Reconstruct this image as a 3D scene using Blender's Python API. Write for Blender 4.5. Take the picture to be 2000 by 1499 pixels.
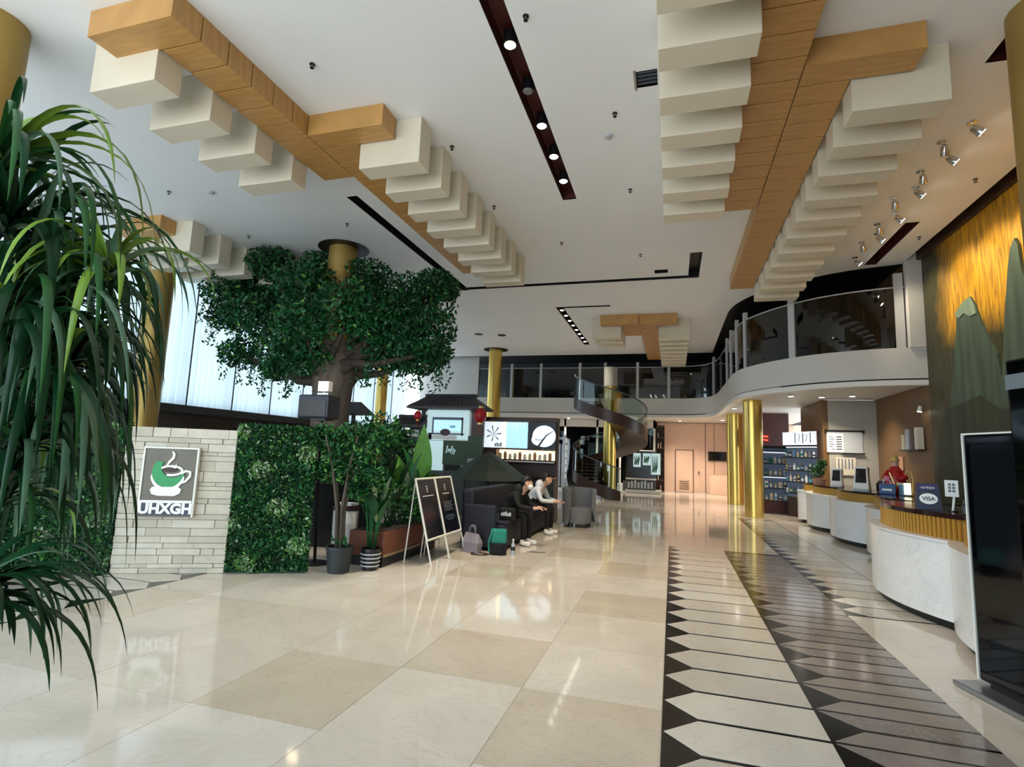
import bpy, bmesh, math, random
from mathutils import Vector, Matrix
random.seed(7)
for o in list(bpy.data.objects): bpy.data.objects.remove(o)
scn = bpy.context.scene
COL = scn.collection
PI = math.pi
R = math.radians
# ------------------------------------------------------------------ camera
F, YAW, PIT, ROL, H = 1054.5, 0.291174, 0.129104, 0.038223, 1.6
_c, _s = math.cos, math.sin
fw = Vector((-_s(YAW)*_c(PIT), _c(YAW)*_c(PIT), _s(PIT)))
rt0 = Vector((_c(YAW), _s(YAW), 0)); up0 = rt0.cross(fw)
rt = _c(ROL)*rt0 + _s(ROL)*up0
up = -_s(ROL)*rt0 + _c(ROL)*up0
cam = bpy.data.cameras.new('camera'); camo = bpy.data.objects.new('camera', cam); COL.objects.link(camo)
cam.sensor_fit = 'HORIZONTAL'; cam.sensor_width = 36; cam.lens = F/2000*36; cam.clip_start = 0.05; cam.clip_end = 300
camo.matrix_world = Matrix(((rt.x, up.x, -fw.x, 0), (rt.y, up.y, -fw.y, 0), (rt.z, up.z, -fw.z, H), (0, 0, 0, 1)))
scn.camera = camo
CP = Vector((0, 0, H))
def ray(x, y): return rt*((x-1000)/F) - up*((y-749.5)/F) + fw
def zp(x, y, z=0.0): d = ray(x, y); return CP + d*((z-H)/d.z)
def yp(x, y, Y): d = ray(x, y); return CP + d*(Y/d.y)
def xp(x, y, X): d = ray(x, y); return CP + d*(X/d.x)
# ------------------------------------------------------------------ view, world, big lights
scn.view_settings.view_transform = 'Standard'; scn.view_settings.look = 'None'
scn.view_settings.gamma = 1; scn.view_settings.use_curve_mapping = False
scn.view_settings.exposure = 0.55
W = bpy.data.worlds.new('World'); scn.world = W; W.use_nodes = True
nt = W.node_tree; nt.nodes.clear()
wo = nt.nodes.new('ShaderNodeOutputWorld'); bg = nt.nodes.new('ShaderNodeBackground')
tc = nt.nodes.new('ShaderNodeTexCoord'); sp = nt.nodes.new('ShaderNodeSeparateXYZ'); cr = nt.nodes.new('ShaderNodeValToRGB')
mp = nt.nodes.new('ShaderNodeMapRange'); mp.inputs[1].default_value = -1; mp.inputs[2].default_value = 1
cr.color_ramp.elements[0].position = 0.40; cr.color_ramp.elements[0].color = (0.78, 0.83, 0.86, 1)
cr.color_ramp.elements[1].position = 0.56; cr.color_ramp.elements[1].color = (0.76, 0.91, 1.0, 1)
nt.links.new(tc.outputs['Generated'], sp.inputs[0]); nt.links.new(sp.outputs[2], mp.inputs[0])
nt.links.new(mp.outputs[0], cr.inputs[0]); nt.links.new(cr.outputs[0], bg.inputs[0]); nt.links.new(bg.outputs[0], wo.inputs[0])
bg.inputs[1].default_value = 3.2
def area(name, loc, rot, sx, sy, power, color):
    l = bpy.data.lights.new(name, 'AREA'); l.shape = 'RECTANGLE'; l.size = sx; l.size_y = sy; l.energy = power; l.color = color
    o = bpy.data.objects.new(name, l); COL.objects.link(o); o.location = loc; o.rotation_euler = rot; return o
def spot(name, loc, aim, power, color, ang=70, blend=.6, rad=.05, parent=None):
    l = bpy.data.lights.new(name, 'SPOT'); l.energy = power; l.color = color; l.spot_size = R(ang); l.spot_blend = blend; l.shadow_soft_size = rad
    o = bpy.data.objects.new(name, l); COL.objects.link(o); o.location = loc
    d = Vector(aim)-Vector(loc); o.rotation_euler = d.to_track_quat('-Z', 'Y').to_euler()
    return o
ZC = 6.4          # ceiling
ZB = 3.48         # balcony soffit
XR = 5.52         # right wall
XL = -13.2        # window wall
# ------------------------------------------------------------------ helpers
def lin(c):
    r = []
    for v in c:
        v = v/255.0
        r.append(v/12.92 if v <= .04045 else ((v+.055)/1.055)**2.4)
    return r
MATS = {}
def M(name, rgb, rough=.5, metal=0, spec=.5, var=0., scale=6, bump=0., emit=0, alpha=None, stretch=None, coat=0, bscale=None):
    m = bpy.data.materials.new(name); m.use_nodes = True; n = m.node_tree; b = n.nodes['Principled BSDF']
    c = lin(rgb)
    b.inputs['Base Color'].default_value = (*c, 1); b.inputs['Roughness'].default_value = rough; b.inputs['Metallic'].default_value = metal
    b.inputs['Specular IOR Level'].default_value = spec; b.inputs['Coat Weight'].default_value = coat
    if emit:
        b.inputs['Emission Color'].default_value = (*c, 1); b.inputs['Emission Strength'].default_value = emit
    if var or bump:
        t = n.nodes.new('ShaderNodeTexCoord'); mpn = n.nodes.new('ShaderNodeMapping'); no = n.nodes.new('ShaderNodeTexNoise')
        if stretch: mpn.inputs['Scale'].default_value = stretch
        no.inputs['Scale'].default_value = scale; no.inputs['Detail'].default_value = 5
        n.links.new(t.outputs['Object'], mpn.inputs[0]); n.links.new(mpn.outputs[0], no.inputs['Vector'])
        if var:
            rp = n.nodes.new('ShaderNodeValToRGB'); rp.color_ramp.elements[0].position = .32; rp.color_ramp.elements[1].position = .68
            rp.color_ramp.elements[0].color = (*[max(0, v*(1-var)) for v in c], 1); rp.color_ramp.elements[1].color = (*[min(1, v*(1+var)) for v in c], 1)
            n.links.new(no.outputs[0], rp.inputs[0]); n.links.new(rp.outputs[0], b.inputs['Base Color'])
        if bump:
            bp = n.nodes.new('ShaderNodeBump'); bp.inputs['Strength'].default_value = bump; bp.inputs['Distance'].default_value = .02
            if bscale:
                n2 = n.nodes.new('ShaderNodeTexNoise'); n2.inputs['Scale'].default_value = bscale; n2.inputs['Detail'].default_value = 4
                n.links.new(mpn.outputs[0], n2.inputs['Vector']); n.links.new(n2.outputs[0], bp.inputs['Height'])
            else: n.links.new(no.outputs[0], bp.inputs['Height'])
            n.links.new(bp.outputs[0], b.inputs['Normal'])
    MATS[name] = m; return m
def Mglass(name, tint, refl_rough=.02, ior=1.5, boost=0.0):
    m = bpy.data.materials.new(name); m.use_nodes = True; n = m.node_tree; n.nodes.clear()
    o = n.nodes.new('ShaderNodeOutputMaterial'); t = n.nodes.new('ShaderNodeBsdfTransparent'); g = n.nodes.new('ShaderNodeBsdfGlossy')
    x = n.nodes.new('ShaderNodeMixShader'); f = n.nodes.new('ShaderNodeLayerWeight'); f.inputs[0].default_value = .5; pw = n.nodes.new('ShaderNodeMath'); pw.operation = 'POWER'; pw.inputs[1].default_value = 5
    t.inputs[0].default_value = (*tint, 1); g.inputs['Roughness'].default_value = refl_rough
    a = n.nodes.new('ShaderNodeMath'); a.operation = 'ADD'; a.inputs[1].default_value = boost+.03; a.use_clamp = True
    n.links.new(f.outputs['Facing'], pw.inputs[0]); n.links.new(pw.outputs[0], a.inputs[0]); n.links.new(a.outputs[0], x.inputs[0]); n.links.new(t.outputs[0], x.inputs[1]); n.links.new(g.outputs[0], x.inputs[2]); n.links.new(x.outputs[0], o.inputs[0])
    MATS[name] = m; return m
def Mmarble(name, rgb, vein, rough=.07, scale=1.2, amt=.35):
    m = M(name, rgb, rough); n = m.node_tree; b = n.nodes['Principled BSDF']
    t = n.nodes.new('ShaderNodeTexCoord'); no = n.nodes.new('ShaderNodeTexNoise'); no.inputs['Scale'].default_value = scale; no.inputs['Detail'].default_value = 8; no.inputs['Distortion'].default_value = 1.2
    wv = n.nodes.new('ShaderNodeTexNoise'); wv.inputs['Scale'].default_value = scale*2.3; wv.inputs['Detail'].default_value = 6; wv.inputs['Distortion'].default_value = 2.5
    rp = n.nodes.new('ShaderNodeValToRGB'); e = rp.color_ramp.elements
    e[0].position = .30; e[0].color = (*lin([v*.93 for v in rgb]), 1); e[1].position = .7; e[1].color = (*lin(rgb), 1)
    vr = n.nodes.new('ShaderNodeValToRGB'); e = vr.color_ramp.elements
    e[0].position = .475; e[0].color = (0, 0, 0, 1); e[1].position = .5; e[1].color = (amt, amt, amt, 1); q = e.new(.525); q.color = (0, 0, 0, 1)
    mx = n.nodes.new('ShaderNodeMix'); mx.data_type = 'RGBA'
    n.links.new(t.outputs['Object'], no.inputs['Vector']); n.links.new(t.outputs['Object'], wv.inputs['Vector'])
    n.links.new(no.outputs[0], rp.inputs[0]); n.links.new(wv.outputs[0], vr.inputs[0]); n.links.new(vr.outputs[0], mx.inputs[0])
    n.links.new(rp.outputs[0], mx.inputs[6]); mx.inputs[7].default_value = (*lin(vein), 1); n.links.new(mx.outputs[2], b.inputs['Base Color'])
    return m
class MB:
    def __init__(s): s.v = []; s.f = []; s.mi = []; s.cur = 0
    def add(s, vs, fs):
        k = len(s.v); s.v += [tuple(p) for p in vs]; s.f += [tuple(i+k for i in f) for f in fs]; s.mi += [s.cur]*len(fs); return s
    def box(s, x0, x1, y0, y1, z0, z1):
        x0, x1 = min(x0, x1), max(x0, x1); y0, y1 = min(y0, y1), max(y0, y1); z0, z1 = min(z0, z1), max(z0, z1)
        return s.add([(x0,y0,z0),(x1,y0,z0),(x1,y1,z0),(x0,y1,z0),(x0,y0,z1),(x1,y0,z1),(x1,y1,z1),(x0,y1,z1)],
                     [(0,3,2,1),(4,5,6,7),(0,1,5,4),(1,2,6,5),(2,3,7,6),(3,0,4,7)])
    def prism(s, poly, z0, z1):
        n = len(poly); a = sum(poly[i][0]*poly[(i+1)%n][1]-poly[(i+1)%n][0]*poly[i][1] for i in range(n))
        if a < 0: poly = poly[::-1]
        return s.add([(p[0],p[1],z0) for p in poly]+[(p[0],p[1],z1) for p in poly],
                     [tuple(range(n))[::-1], tuple(range(n,2*n))]+[(i,(i+1)%n,(i+1)%n+n,i+n) for i in range(n)])
    def plate(s, poly, y0, y1, T=None):      # polygon in x,z extruded in y (front at y0)
        n = len(poly); a = sum(poly[i][0]*poly[(i+1)%n][1]-poly[(i+1)%n][0]*poly[i][1] for i in range(n))
        if a < 0: poly = poly[::-1]
        return s.add([(p[0],y0,p[1]) for p in poly]+[(p[0],y1,p[1]) for p in poly],
                     [tuple(range(n)), tuple(range(n,2*n))[::-1]]+[((i+1)%n,i,i+n,(i+1)%n+n) for i in range(n)])
    def lathe(s, prof, c=(0,0,0), n=24, cap=True):
        vs = []; fs = []
        for r, z in prof:
            for i in range(n): a = 2*PI*i/n; vs.append((c[0]+r*math.cos(a), c[1]+r*math.sin(a), c[2]+z))
        for j in range(len(prof)-1):
            for i in range(n): k = (i+1) % n; fs.append((j*n+i, j*n+k, (j+1)*n+k, (j+1)*n+i))
        if cap: fs.append(tuple(range(n))[::-1]); fs.append(tuple(range((len(prof)-1)*n, len(prof)*n)))
        return s.add(vs, fs)
    def tube(s, pts, rad, n=8, cap=True):
        pts = [Vector(p) for p in pts]; vs = []; fs = []; m = len(pts); u = None
        if not isinstance(rad, (list, tuple)): rad = [rad]*m
        for j, p in enumerate(pts):
            d = (pts[min(j+1, m-1)]-pts[max(j-1, 0)]).normalized()
            if u is None: u = d.orthogonal().normalized()
            u = (u-d*u.dot(d)); u = u.normalized() if u.length > 1e-6 else d.orthogonal().normalized()
            w = d.cross(u)
            for i in range(n): a = 2*PI*i/n; vs.append(p+(u*math.cos(a)+w*math.sin(a))*rad[j])
        for j in range(m-1):
            for i in range(n): k = (i+1) % n; fs.append((j*n+i, j*n+k, (j+1)*n+k, (j+1)*n+i))
        if cap: fs.append(tuple(range(n))[::-1]); fs.append(tuple(range((m-1)*n, m*n)))
        return s.add(vs, fs)
    def ball(s, c, r, n=10, m=6):
        rx, ry, rz = r if isinstance(r, (list, tuple)) else (r, r, r); vs = [(c[0], c[1], c[2]-rz)]; fs = []
        for j in range(1, m):
            t = -PI/2+PI*j/m
            for i in range(n): a = 2*PI*i/n; vs.append((c[0]+rx*math.cos(t)*math.cos(a), c[1]+ry*math.cos(t)*math.sin(a), c[2]+rz*math.sin(t)))
        vs.append((c[0], c[1], c[2]+rz)); L = len(vs)-1
        for i in range(n): k = (i+1) % n; fs.append((0, 1+k, 1+i)); fs.append((L, L-n+i, L-n+k))
        for j in range(m-2):
            for i in range(n): k = (i+1) % n; b = 1+j*n; fs.append((b+i, b+k, b+n+k, b+n+i))
        return s.add(vs, fs)
    def ribbon(s, path, a, b, z0, z1):       # closed strip along a plan path, between offsets a and b (left normal), z0..z1
        n = len(path); vs = []; fs = []
        for j in range(n):
            p = Vector(path[j][:2]); d = (Vector(path[min(j+1,n-1)][:2])-Vector(path[max(j-1,0)][:2])).normalized(); nn = Vector((-d.y, d.x))
            for off, z in ((a,z0),(b,z0),(b,z1),(a,z1)): q = p+nn*off; vs.append((q.x,q.y,z))
        for j in range(n-1):
            for i in range(4): k = (i+1)%4; fs.append((j*4+i, (j+1)*4+i, (j+1)*4+k, j*4+k))
        fs.append((0,1,2,3)); fs.append(tuple(range((n-1)*4, n*4))[::-1]); return s.add(vs, fs)
    def build(s, name, mat, parent=None, smooth=False, bevel=0, fixn=False, loc=None):
        me = bpy.data.meshes.new(name); me.from_pydata(s.v, [], s.f)
        mats = mat if isinstance(mat, (list, tuple)) else [mat]
        for m_ in mats: me.materials.append(MATS[m_] if isinstance(m_, str) else m_)
        if len(mats) > 1: me.polygons.foreach_set('material_index', s.mi)
        if bevel or fixn:
            bm = bmesh.new(); bm.from_mesh(me)
            if bevel: bmesh.ops.bevel(bm, geom=list(bm.edges), offset=bevel, segments=2, profile=.6, affect='EDGES')
            if fixn: bmesh.ops.recalc_face_normals(bm, faces=list(bm.faces))
            bm.to_mesh(me); bm.free()
        if smooth:
            me.polygons.foreach_set('use_smooth', [True]*len(me.polygons))
            if smooth != 'all':
                try: me.set_sharp_from_angle(angle=R(40))
                except Exception: pass
        o = bpy.data.objects.new(name, me); COL.objects.link(o)
        if parent: o.parent = parent
        if loc: o.location = loc
        return o
def B(name, mat, parent, x0, x1, y0, y1, z0, z1, bevel=0): return MB().box(x0, x1, y0, y1, z0, z1).build(name, mat, parent, bevel=bevel)
def tag(o, label, cat, group=None):
    o['label'] = label; o['category'] = cat
    if group: o['group'] = group
    return o
def thing(name, label, cat, loc=(0,0,0), rz=0, group=None):
    o = bpy.data.objects.new(name, None); COL.objects.link(o); o.location = loc; o.rotation_euler = (0, 0, rz); o.empty_display_size = .1
    return tag(o, label, cat, group)
def struct(o): o['kind'] = 'structure'; return o
def stuff(o): o['kind'] = 'stuff'; return o
def dup(root, loc, rz=None, label=None, group=None):
    r = root.copy(); COL.objects.link(r); r.location = loc
    if rz is not None: r.rotation_euler = (0, 0, rz)
    if label: r['label'] = label
    if group: r['group'] = group
    for ch in list(root.children):
        c = ch.copy(); COL.objects.link(c); c.parent = r
        for g in list(ch.children):
            d = g.copy(); COL.objects.link(d); d.parent = c
    return r
def text(name, s, size, mat, parent=None, loc=(0,0,0), rot=(PI/2,0,0), depth=.004, align='CENTER', bold=.0):
    cu = bpy.data.curves.new('t', 'FONT'); cu.body = s; cu.size = size; cu.extrude = depth; cu.align_x = align; cu.align_y = 'CENTER'; cu.offset = bold; cu.resolution_u = 3
    to = bpy.data.objects.new('t', cu); COL.objects.link(to)
    dg = bpy.context.evaluated_depsgraph_get(); me = bpy.data.meshes.new_from_object(to.evaluated_get(dg))
    bpy.data.objects.remove(to); bpy.data.curves.remove(cu)
    me.materials.clear(); me.materials.append(MATS[mat]); me.name = name
    o = bpy.data.objects.new(name, me); COL.objects.link(o); o.location = loc; o.rotation_euler = rot
    if parent: o.parent = parent
    return o
def catmull(P, k=6):
    P = [Vector(p) for p in P]; out = []
    for i in range(len(P)-1):
        a, b, c, d = P[max(i-1,0)], P[i], P[i+1], P[min(i+2,len(P)-1)]
        for j in range(k):
            t = j/k; out.append(.5*((2*b)+(c-a)*t+(2*a-5*b+4*c-d)*t*t+(3*b-a-3*c+d)*t**3))
    out.append(P[-1]); return out
def ellipse(cx, cz, rx, rz, a0=0, a1=360, n=24): return [(cx+rx*math.cos(R(a0+(a1-a0)*i/n)), cz+rz*math.sin(R(a0+(a1-a0)*i/n))) for i in range(n + (0 if abs(a1-a0) == 360 else 1))]
def stroke(pts, w):    # 2-D outline of a stroked polyline; w list or number
    P = [Vector(p) for p in pts]; n = len(P); L = []; Q = []
    for i in range(n):
        d = (P[min(i+1,n-1)]-P[max(i-1,0)]).normalized(); nn = Vector((-d.y, d.x)); h = (w[i] if isinstance(w, (list,tuple)) else w)/2
        L.append(P[i]+nn*h); Q.append(P[i]-nn*h)
    return [tuple(p) for p in L]+[tuple(p) for p in Q[::-1]]
# ------------------------------------------------------------------ materials
M('ceiling_white', (238,241,243), .6, var=.015, scale=.8)
M('wood_gold', (184,140,80), .38, var=.12, scale=3, stretch=(1,6,1))
M('cream_block', (218,210,190), .5, var=.03, scale=2)
M('slot_dark', (34,16,14), .6); M('slot_black', (14,13,13), .6); M('slot_red', (70,22,18), .55, var=.1)
Mmarble('tile_a', (221,213,201), (190,178,162)); Mmarble('tile_b', (217,208,195), (186,174,158)); Mmarble('tile_c', (208,196,178), (178,162,140)); Mmarble('tile_d', (224,218,208), (196,186,172))
Mmarble('floor_base', (212,204,192), (184,172,158), scale=.7)
Mmarble('plank_light', (214,209,199), (180,172,160), .09); Mmarble('plank_light2', (200,194,183), (170,160,150), .09)
Mmarble('plank_grey', (146,137,131), (120,112,108), .12, scale=2.5, amt=.6); Mmarble('plank_grey2', (132,123,118), (165,158,152), .12, scale=2.5, amt=.6)
M('band_black', (22,19,18), .15)
M('gold_metal', (226,192,104), .26, metal=.8, var=.05, scale=1.5, stretch=(1,1,.15)); M('gold_dull', (168,140,78), .45, metal=.6, var=.06, scale=1.5)
M('collar_dark', (28,20,18), .5)
M('plaster', (205,204,200), .55, var=.02, scale=.7); M('ledge_white', (228,227,223), .45)
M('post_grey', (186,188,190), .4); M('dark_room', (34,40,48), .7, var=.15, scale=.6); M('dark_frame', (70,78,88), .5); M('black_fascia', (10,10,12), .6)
M('beige_wall', (216,184,162), .35, var=.05, scale=1.2); M('brown_wall', (106,78,46), .45, var=.08, scale=1.5); M('grey_wall', (160,158,150), .5, var=.03, scale=1)
M('red_dark', (60,20,16), .5, var=.15); M('maroon', (64,22,24), .45); M('brown_dark', (58,36,28), .5, var=.1)
Mmarble('counter_white', (232,234,235), (190,192,196), .22, 1.0, .3)
M('counter_gold', (176,138,62), .35, metal=.35, var=.08, scale=3); M('slat_gold', (196,148,64), .35, metal=.4, var=.12, scale=4)
M('counter_top', (46,28,24), .12, spec=.6, var=.15, scale=5); M('plinth_dark', (20,19,20), .4)
Mglass('glass_dark', (.34,.37,.40), .02, 1.5, .05); Mglass('glass_clear', (.86,.9,.9), .02, 1.45, 0); Mglass('glass_stair', (.72,.80,.78), .03, 1.5, .06)
M('black_gloss', (4,4,6), .06, spec=.4); M('black_plastic', (20,20,22), .35); M('screen_dark', (16,19,25), .08); M('chrome', (210,212,215), .15, metal=1); M('silver', (170,172,176), .3, metal=.9)
M('white_paint', (236,236,234), .4); M('white_frame', (232,232,226), .35); M('navy', (18,22,38), .6, var=.1, scale=9, bump=.1); M('black_cloth', (12,12,15), .8, var=.2, scale=12)
M('leaf_dark', (14,60,30), .45, spec=.3, var=.35, scale=4); M('leaf_mid', (24,86,42), .45, spec=.3, var=.3, scale=4); M('leaf_light', (84,138,60), .45, spec=.3, var=.25, scale=4); M('leaf_pale', (150,178,140), .4, var=.2, scale=4)
M('strap_dark', (22,64,36), .34, spec=.4, var=.35, scale=3); M('strap_mid', (48,98,50), .34, spec=.4, var=.3, scale=3); M('strap_light', (124,160,58), .32, var=.25, scale=3); M('strap_grey', (96,132,104), .3, var=.25, scale=3)
M('bark', (84,76,66), .85, var=.35, scale=7, bump=.8, stretch=(1,1,.3)); M('bark_dark', (58,50,44), .85, var=.35, scale=7, bump=.8, stretch=(1,1,.3)); M('soil', (40,30,24), .9, var=.3, scale=20)
M('stone_a', (200,193,176), .75, var=.08, scale=7, bump=.35); M('stone_b', (190,183,166), .75, var=.08, scale=7, bump=.35); M('stone_c', (208,201,186), .75, var=.08, scale=7, bump=.35); M('mortar', (140,134,122), .9)
M('sign_brown', (104,98,84), .4, var=.12, scale=3); M('sign_navy', (38,46,72), .4); M('logo_green', (22,150,84), .4); M('logo_white', (244,246,244), .35); M('sign_dark', (26,32,46), .45)
M('pot_dark', (44,50,54), .55); M('planter_wood', (112,66,46), .5, var=.15, scale=4, stretch=(1,5,1)); M('wood_pale', (150,128,98), .6, var=.15)
M('roof_tile', (66,64,70), .6, var=.2, scale=14); M('lantern_red', (168,22,34), .45); M('teal', (18,128,112), .6, var=.1); M('lilac_bag', (150,142,152), .35, var=.1, scale=5)
M('skin', (206,160,134), .5); M('hair', (20,16,16), .5); M('hoodie', (222,224,228), .8, var=.05, scale=14, bump=.2); M('shoe_white', (236,236,232), .5); M('print_white', (225,225,228), .5)
M('board_green', (32,62,36), .55, var=.15, scale=3); M('counter_green', (30,42,34), .5, var=.15, scale=2); M('paper', (238,240,240), .6); M('paper_grey', (176,182,188), .5)
M('lit_white', (235,245,255), .5, emit=.55); M('lit_blue', (168,214,240), .5, emit=.7); M('lit_warm', (255,226,180), .5, emit=5); M('lit_warm_soft', (255,214,160), .5, emit=1.6); M('lit_red', (255,60,44), .5, emit=2.2); M('lamp_white', (255,246,232), .5, emit=14); M('lit_cyan', (196,224,228), .5, emit=.35); M('lit_off', (120,116,112), .3)
M('shelf_added_glow', (70,82,100), .5, emit=.35); M('ink', (40,44,56), .5); M('ink_soft', (96,110,128), .5); M('red_satin', (176,26,30), .35, var=.15, scale=9); M('blue_box', (44,86,140), .4); M('blue_pale', (120,168,206), .4); M('purple', (52,44,96), .4); M('terracotta', (176,132,104), .6); M('cream_lamp', (250,240,200), .5, emit=1.2)  # the shelf back's emission is added to brighten the goods
M('stair_brown', (54,34,28), .35, spec=.5); M('tread', (90,70,60), .4); M('pink', (210,120,150), .5); M('gold_pin', (214,186,120), .35, metal=.5)
M('lower_dark', (16,17,19), .25); M('beam_dark', (30,34,42), .4)
# ================================================================== SETTING
# ---- floor
floor = struct(MB().box(XL-.2, 9, -3.6, 30, -.2, -.006).build('floor', 'floor_base'))
tile_meshes = {}
def floor_tile(x0, x1, y0, y1, mat, name='floor_tile'):
    o = MB().box(x0+.0015, x1-.0015, y0+.0015, y1-.0015, -.008, 0).build(name, mat, floor)
    return o
xs = [-.065-.93*i for i in range(6)]+[-5.47]
ys = [2.87+.975*k for k in range(-6, 24)]
for i in range(6):
    for k in range(len(ys)-1):
        floor_tile(xs[i+1], xs[i], ys[k], ys[k+1], random.choice(['tile_a','tile_a','tile_b','tile_b','tile_c','tile_d']))
# bands of long pointed planks on black
def band(x0, x1, y0, y1, name='plank_bed'):
    return MB().box(x0, x1, y0, y1, -.01, -.002).build(name, 'band_black', floor)
def poly_plank(poly, mat): return MB().prism(poly, -.009, .0).build('floor_plank', mat, floor)
p = .44; g = .018
band(-.062, 1.82, .6, 10.8)
k = -6
for k in range(-6, 17):
    yc = 3.58+p*k
    poly_plank([(-.05,yc),(.15,yc+p/2-g),(.89,yc+p/2-g),(.89,yc-p/2+g),(.15,yc-p/2+g)], random.choice(['plank_light','plank_light','plank_light2']))
for k in range(-6, 16):
    yc = 3.81+p*k
    poly_plank([(.915,yc+.014),(1.12,yc+p/2-g),(1.82,yc+p/2-g),(1.82,yc+.014)], random.choice(['plank_grey','plank_grey2']))
    poly_plank([(.915,yc-.014),(1.82,yc-.014),(1.82,yc-p/2+g),(1.12,yc-p/2+g)], random.choice(['plank_grey','plank_grey2']))
band(1.82, 2.72, 6.95, 17.2)
for k in range(0, 23):
    yc = 7.18+p*k
    poly_plank([(1.83,yc),(2.05,yc+p/2-g),(2.70,yc+p/2-g),(2.70,yc-p/2+g),(2.05,yc-p/2+g)], random.choice(['plank_light','plank_light2']))
band(-7.4, -5.47, 2.0, 6.6)
for k in range(-5, 5):
    yc = 4.75+.42*k
    for xe, xa, xb in ((-5.48,-5.67,-6.43), (-6.45,-6.64,-7.38)):
        poly_plank([(xe,yc),(xa,yc+.21-g),(xb,yc+.21-g),(xb,yc-.21+g),(xa,yc-.21+g)], random.choice(['plank_light','plank_light2']))
# ---- ceiling with recessed slots
slots = {'strip_lights':(-1.985,-1.725,3.2,9.53), 'left':(-6.04,-5.81,8.53,14.62), 'cross':(-5.81,.40,14.34,14.56), 'hook':(.40,.67,12.72,14.56),
         'vent':(-.44,-.18,6.34,6.65), 'hatch':(-.44,-.11,13.78,14.05), 'right':(4.40,4.65,11.86,14.3), 'corner':(3.55,3.83,3.0,7.15), 'far':(-3.66,-3.42,16.84,22.9), 'far_cross':(-3.42,-1.9,16.84,17.0)}
YE = 25.2; XC = 5.2
cx = sorted({XL, XC, 1.7}|{v for s_ in slots.values() for v in s_[:2]}); cy = sorted({-3.4, 14.35, YE}|{v for s_ in slots.values() for v in s_[2:]})
mb = MB()
for i in range(len(cx)-1):
    for j in range(len(cy)-1):
        x, y = (cx[i]+cx[i+1])/2, (cy[j]+cy[j+1])/2
        if any(a < x < b and c < y < d for a, b, c, d in slots.values()): continue
        if y > 14.35 and x > 1.7: continue
        mb.box(cx[i], cx[i+1], cy[j], cy[j+1], ZC, ZC+.02)
edge = catmull([(5.2,14.35,0),(5.1,14.4,0),(4.3,14.62,0),(3.5,15.05,0),(2.7,15.8,0),(2.1,16.7,0),(1.78,17.8,0),(1.72,19.5,0),(1.72,25.2,0)], 5)
mb.prism([(1.7,14.35)]+[(q.x,q.y) for q in edge]+[(1.7,25.2)], ZC, ZC+.02)
ceiling = struct(mb.build('ceiling', 'ceiling_white'))
for nm, (a,b,c,d) in slots.items():
    dp = .22
    m_ = MB()
    m_.box(a-.02,a,c-.02,d+.02,ZC+.001,ZC+dp); m_.box(b,b+.02,c-.02,d+.02,ZC+.001,ZC+dp); m_.box(a,b,c-.02,c,ZC+.001,ZC+dp); m_.box(a,b,d,d+.02,ZC+.001,ZC+dp); m_.box(a-.02,b+.02,c-.02,d+.02,ZC+dp,ZC+dp+.02)
    m_.build('slot_recess', 'slot_red' if nm in ('strip_lights','right','corner','far') else 'slot_black', ceiling)
# vent frame and grille
vm = MB()
for i in range(4): vm.box(-.43, -.19, 6.37+.07*i, 6.40+.07*i, ZC+.01, ZC+.03)
vm.build('vent_slat', 'dark_frame', ceiling); B('vent_frame', 'silver', ceiling, -.47, -.44, 6.31, 6.68, ZC-.01, ZC+.01)
# cove along the right wall
struct(B('trim_1', 'black_fascia', None, XC, XR+.1, -3.4, 14.35, ZC+.3, ZC+.33)); struct(B('trim_2', 'ceiling_white', None, XC-.03, XC, -3.4, 14.35, ZC+.02, ZC+.3))
struct(B('trim_3', 'brown_dark', None, XR-.12, XR+.02, -3.4, 14.1, ZC-.02, ZC+.28, bevel=.01))
# unlit void above the balcony, its darkness painted as a black ceiling
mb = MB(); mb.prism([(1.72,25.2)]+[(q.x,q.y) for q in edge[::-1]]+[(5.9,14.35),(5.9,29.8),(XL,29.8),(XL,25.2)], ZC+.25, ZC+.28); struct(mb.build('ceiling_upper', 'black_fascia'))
mb = MB(); mb.ribbon([(q.x,q.y) for q in edge]+[(1.70,25.21),(XL,25.21)], -.03, 0, ZC-.0, ZC+.25); struct(mb.build('trim_4', 'black_fascia'))
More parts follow.
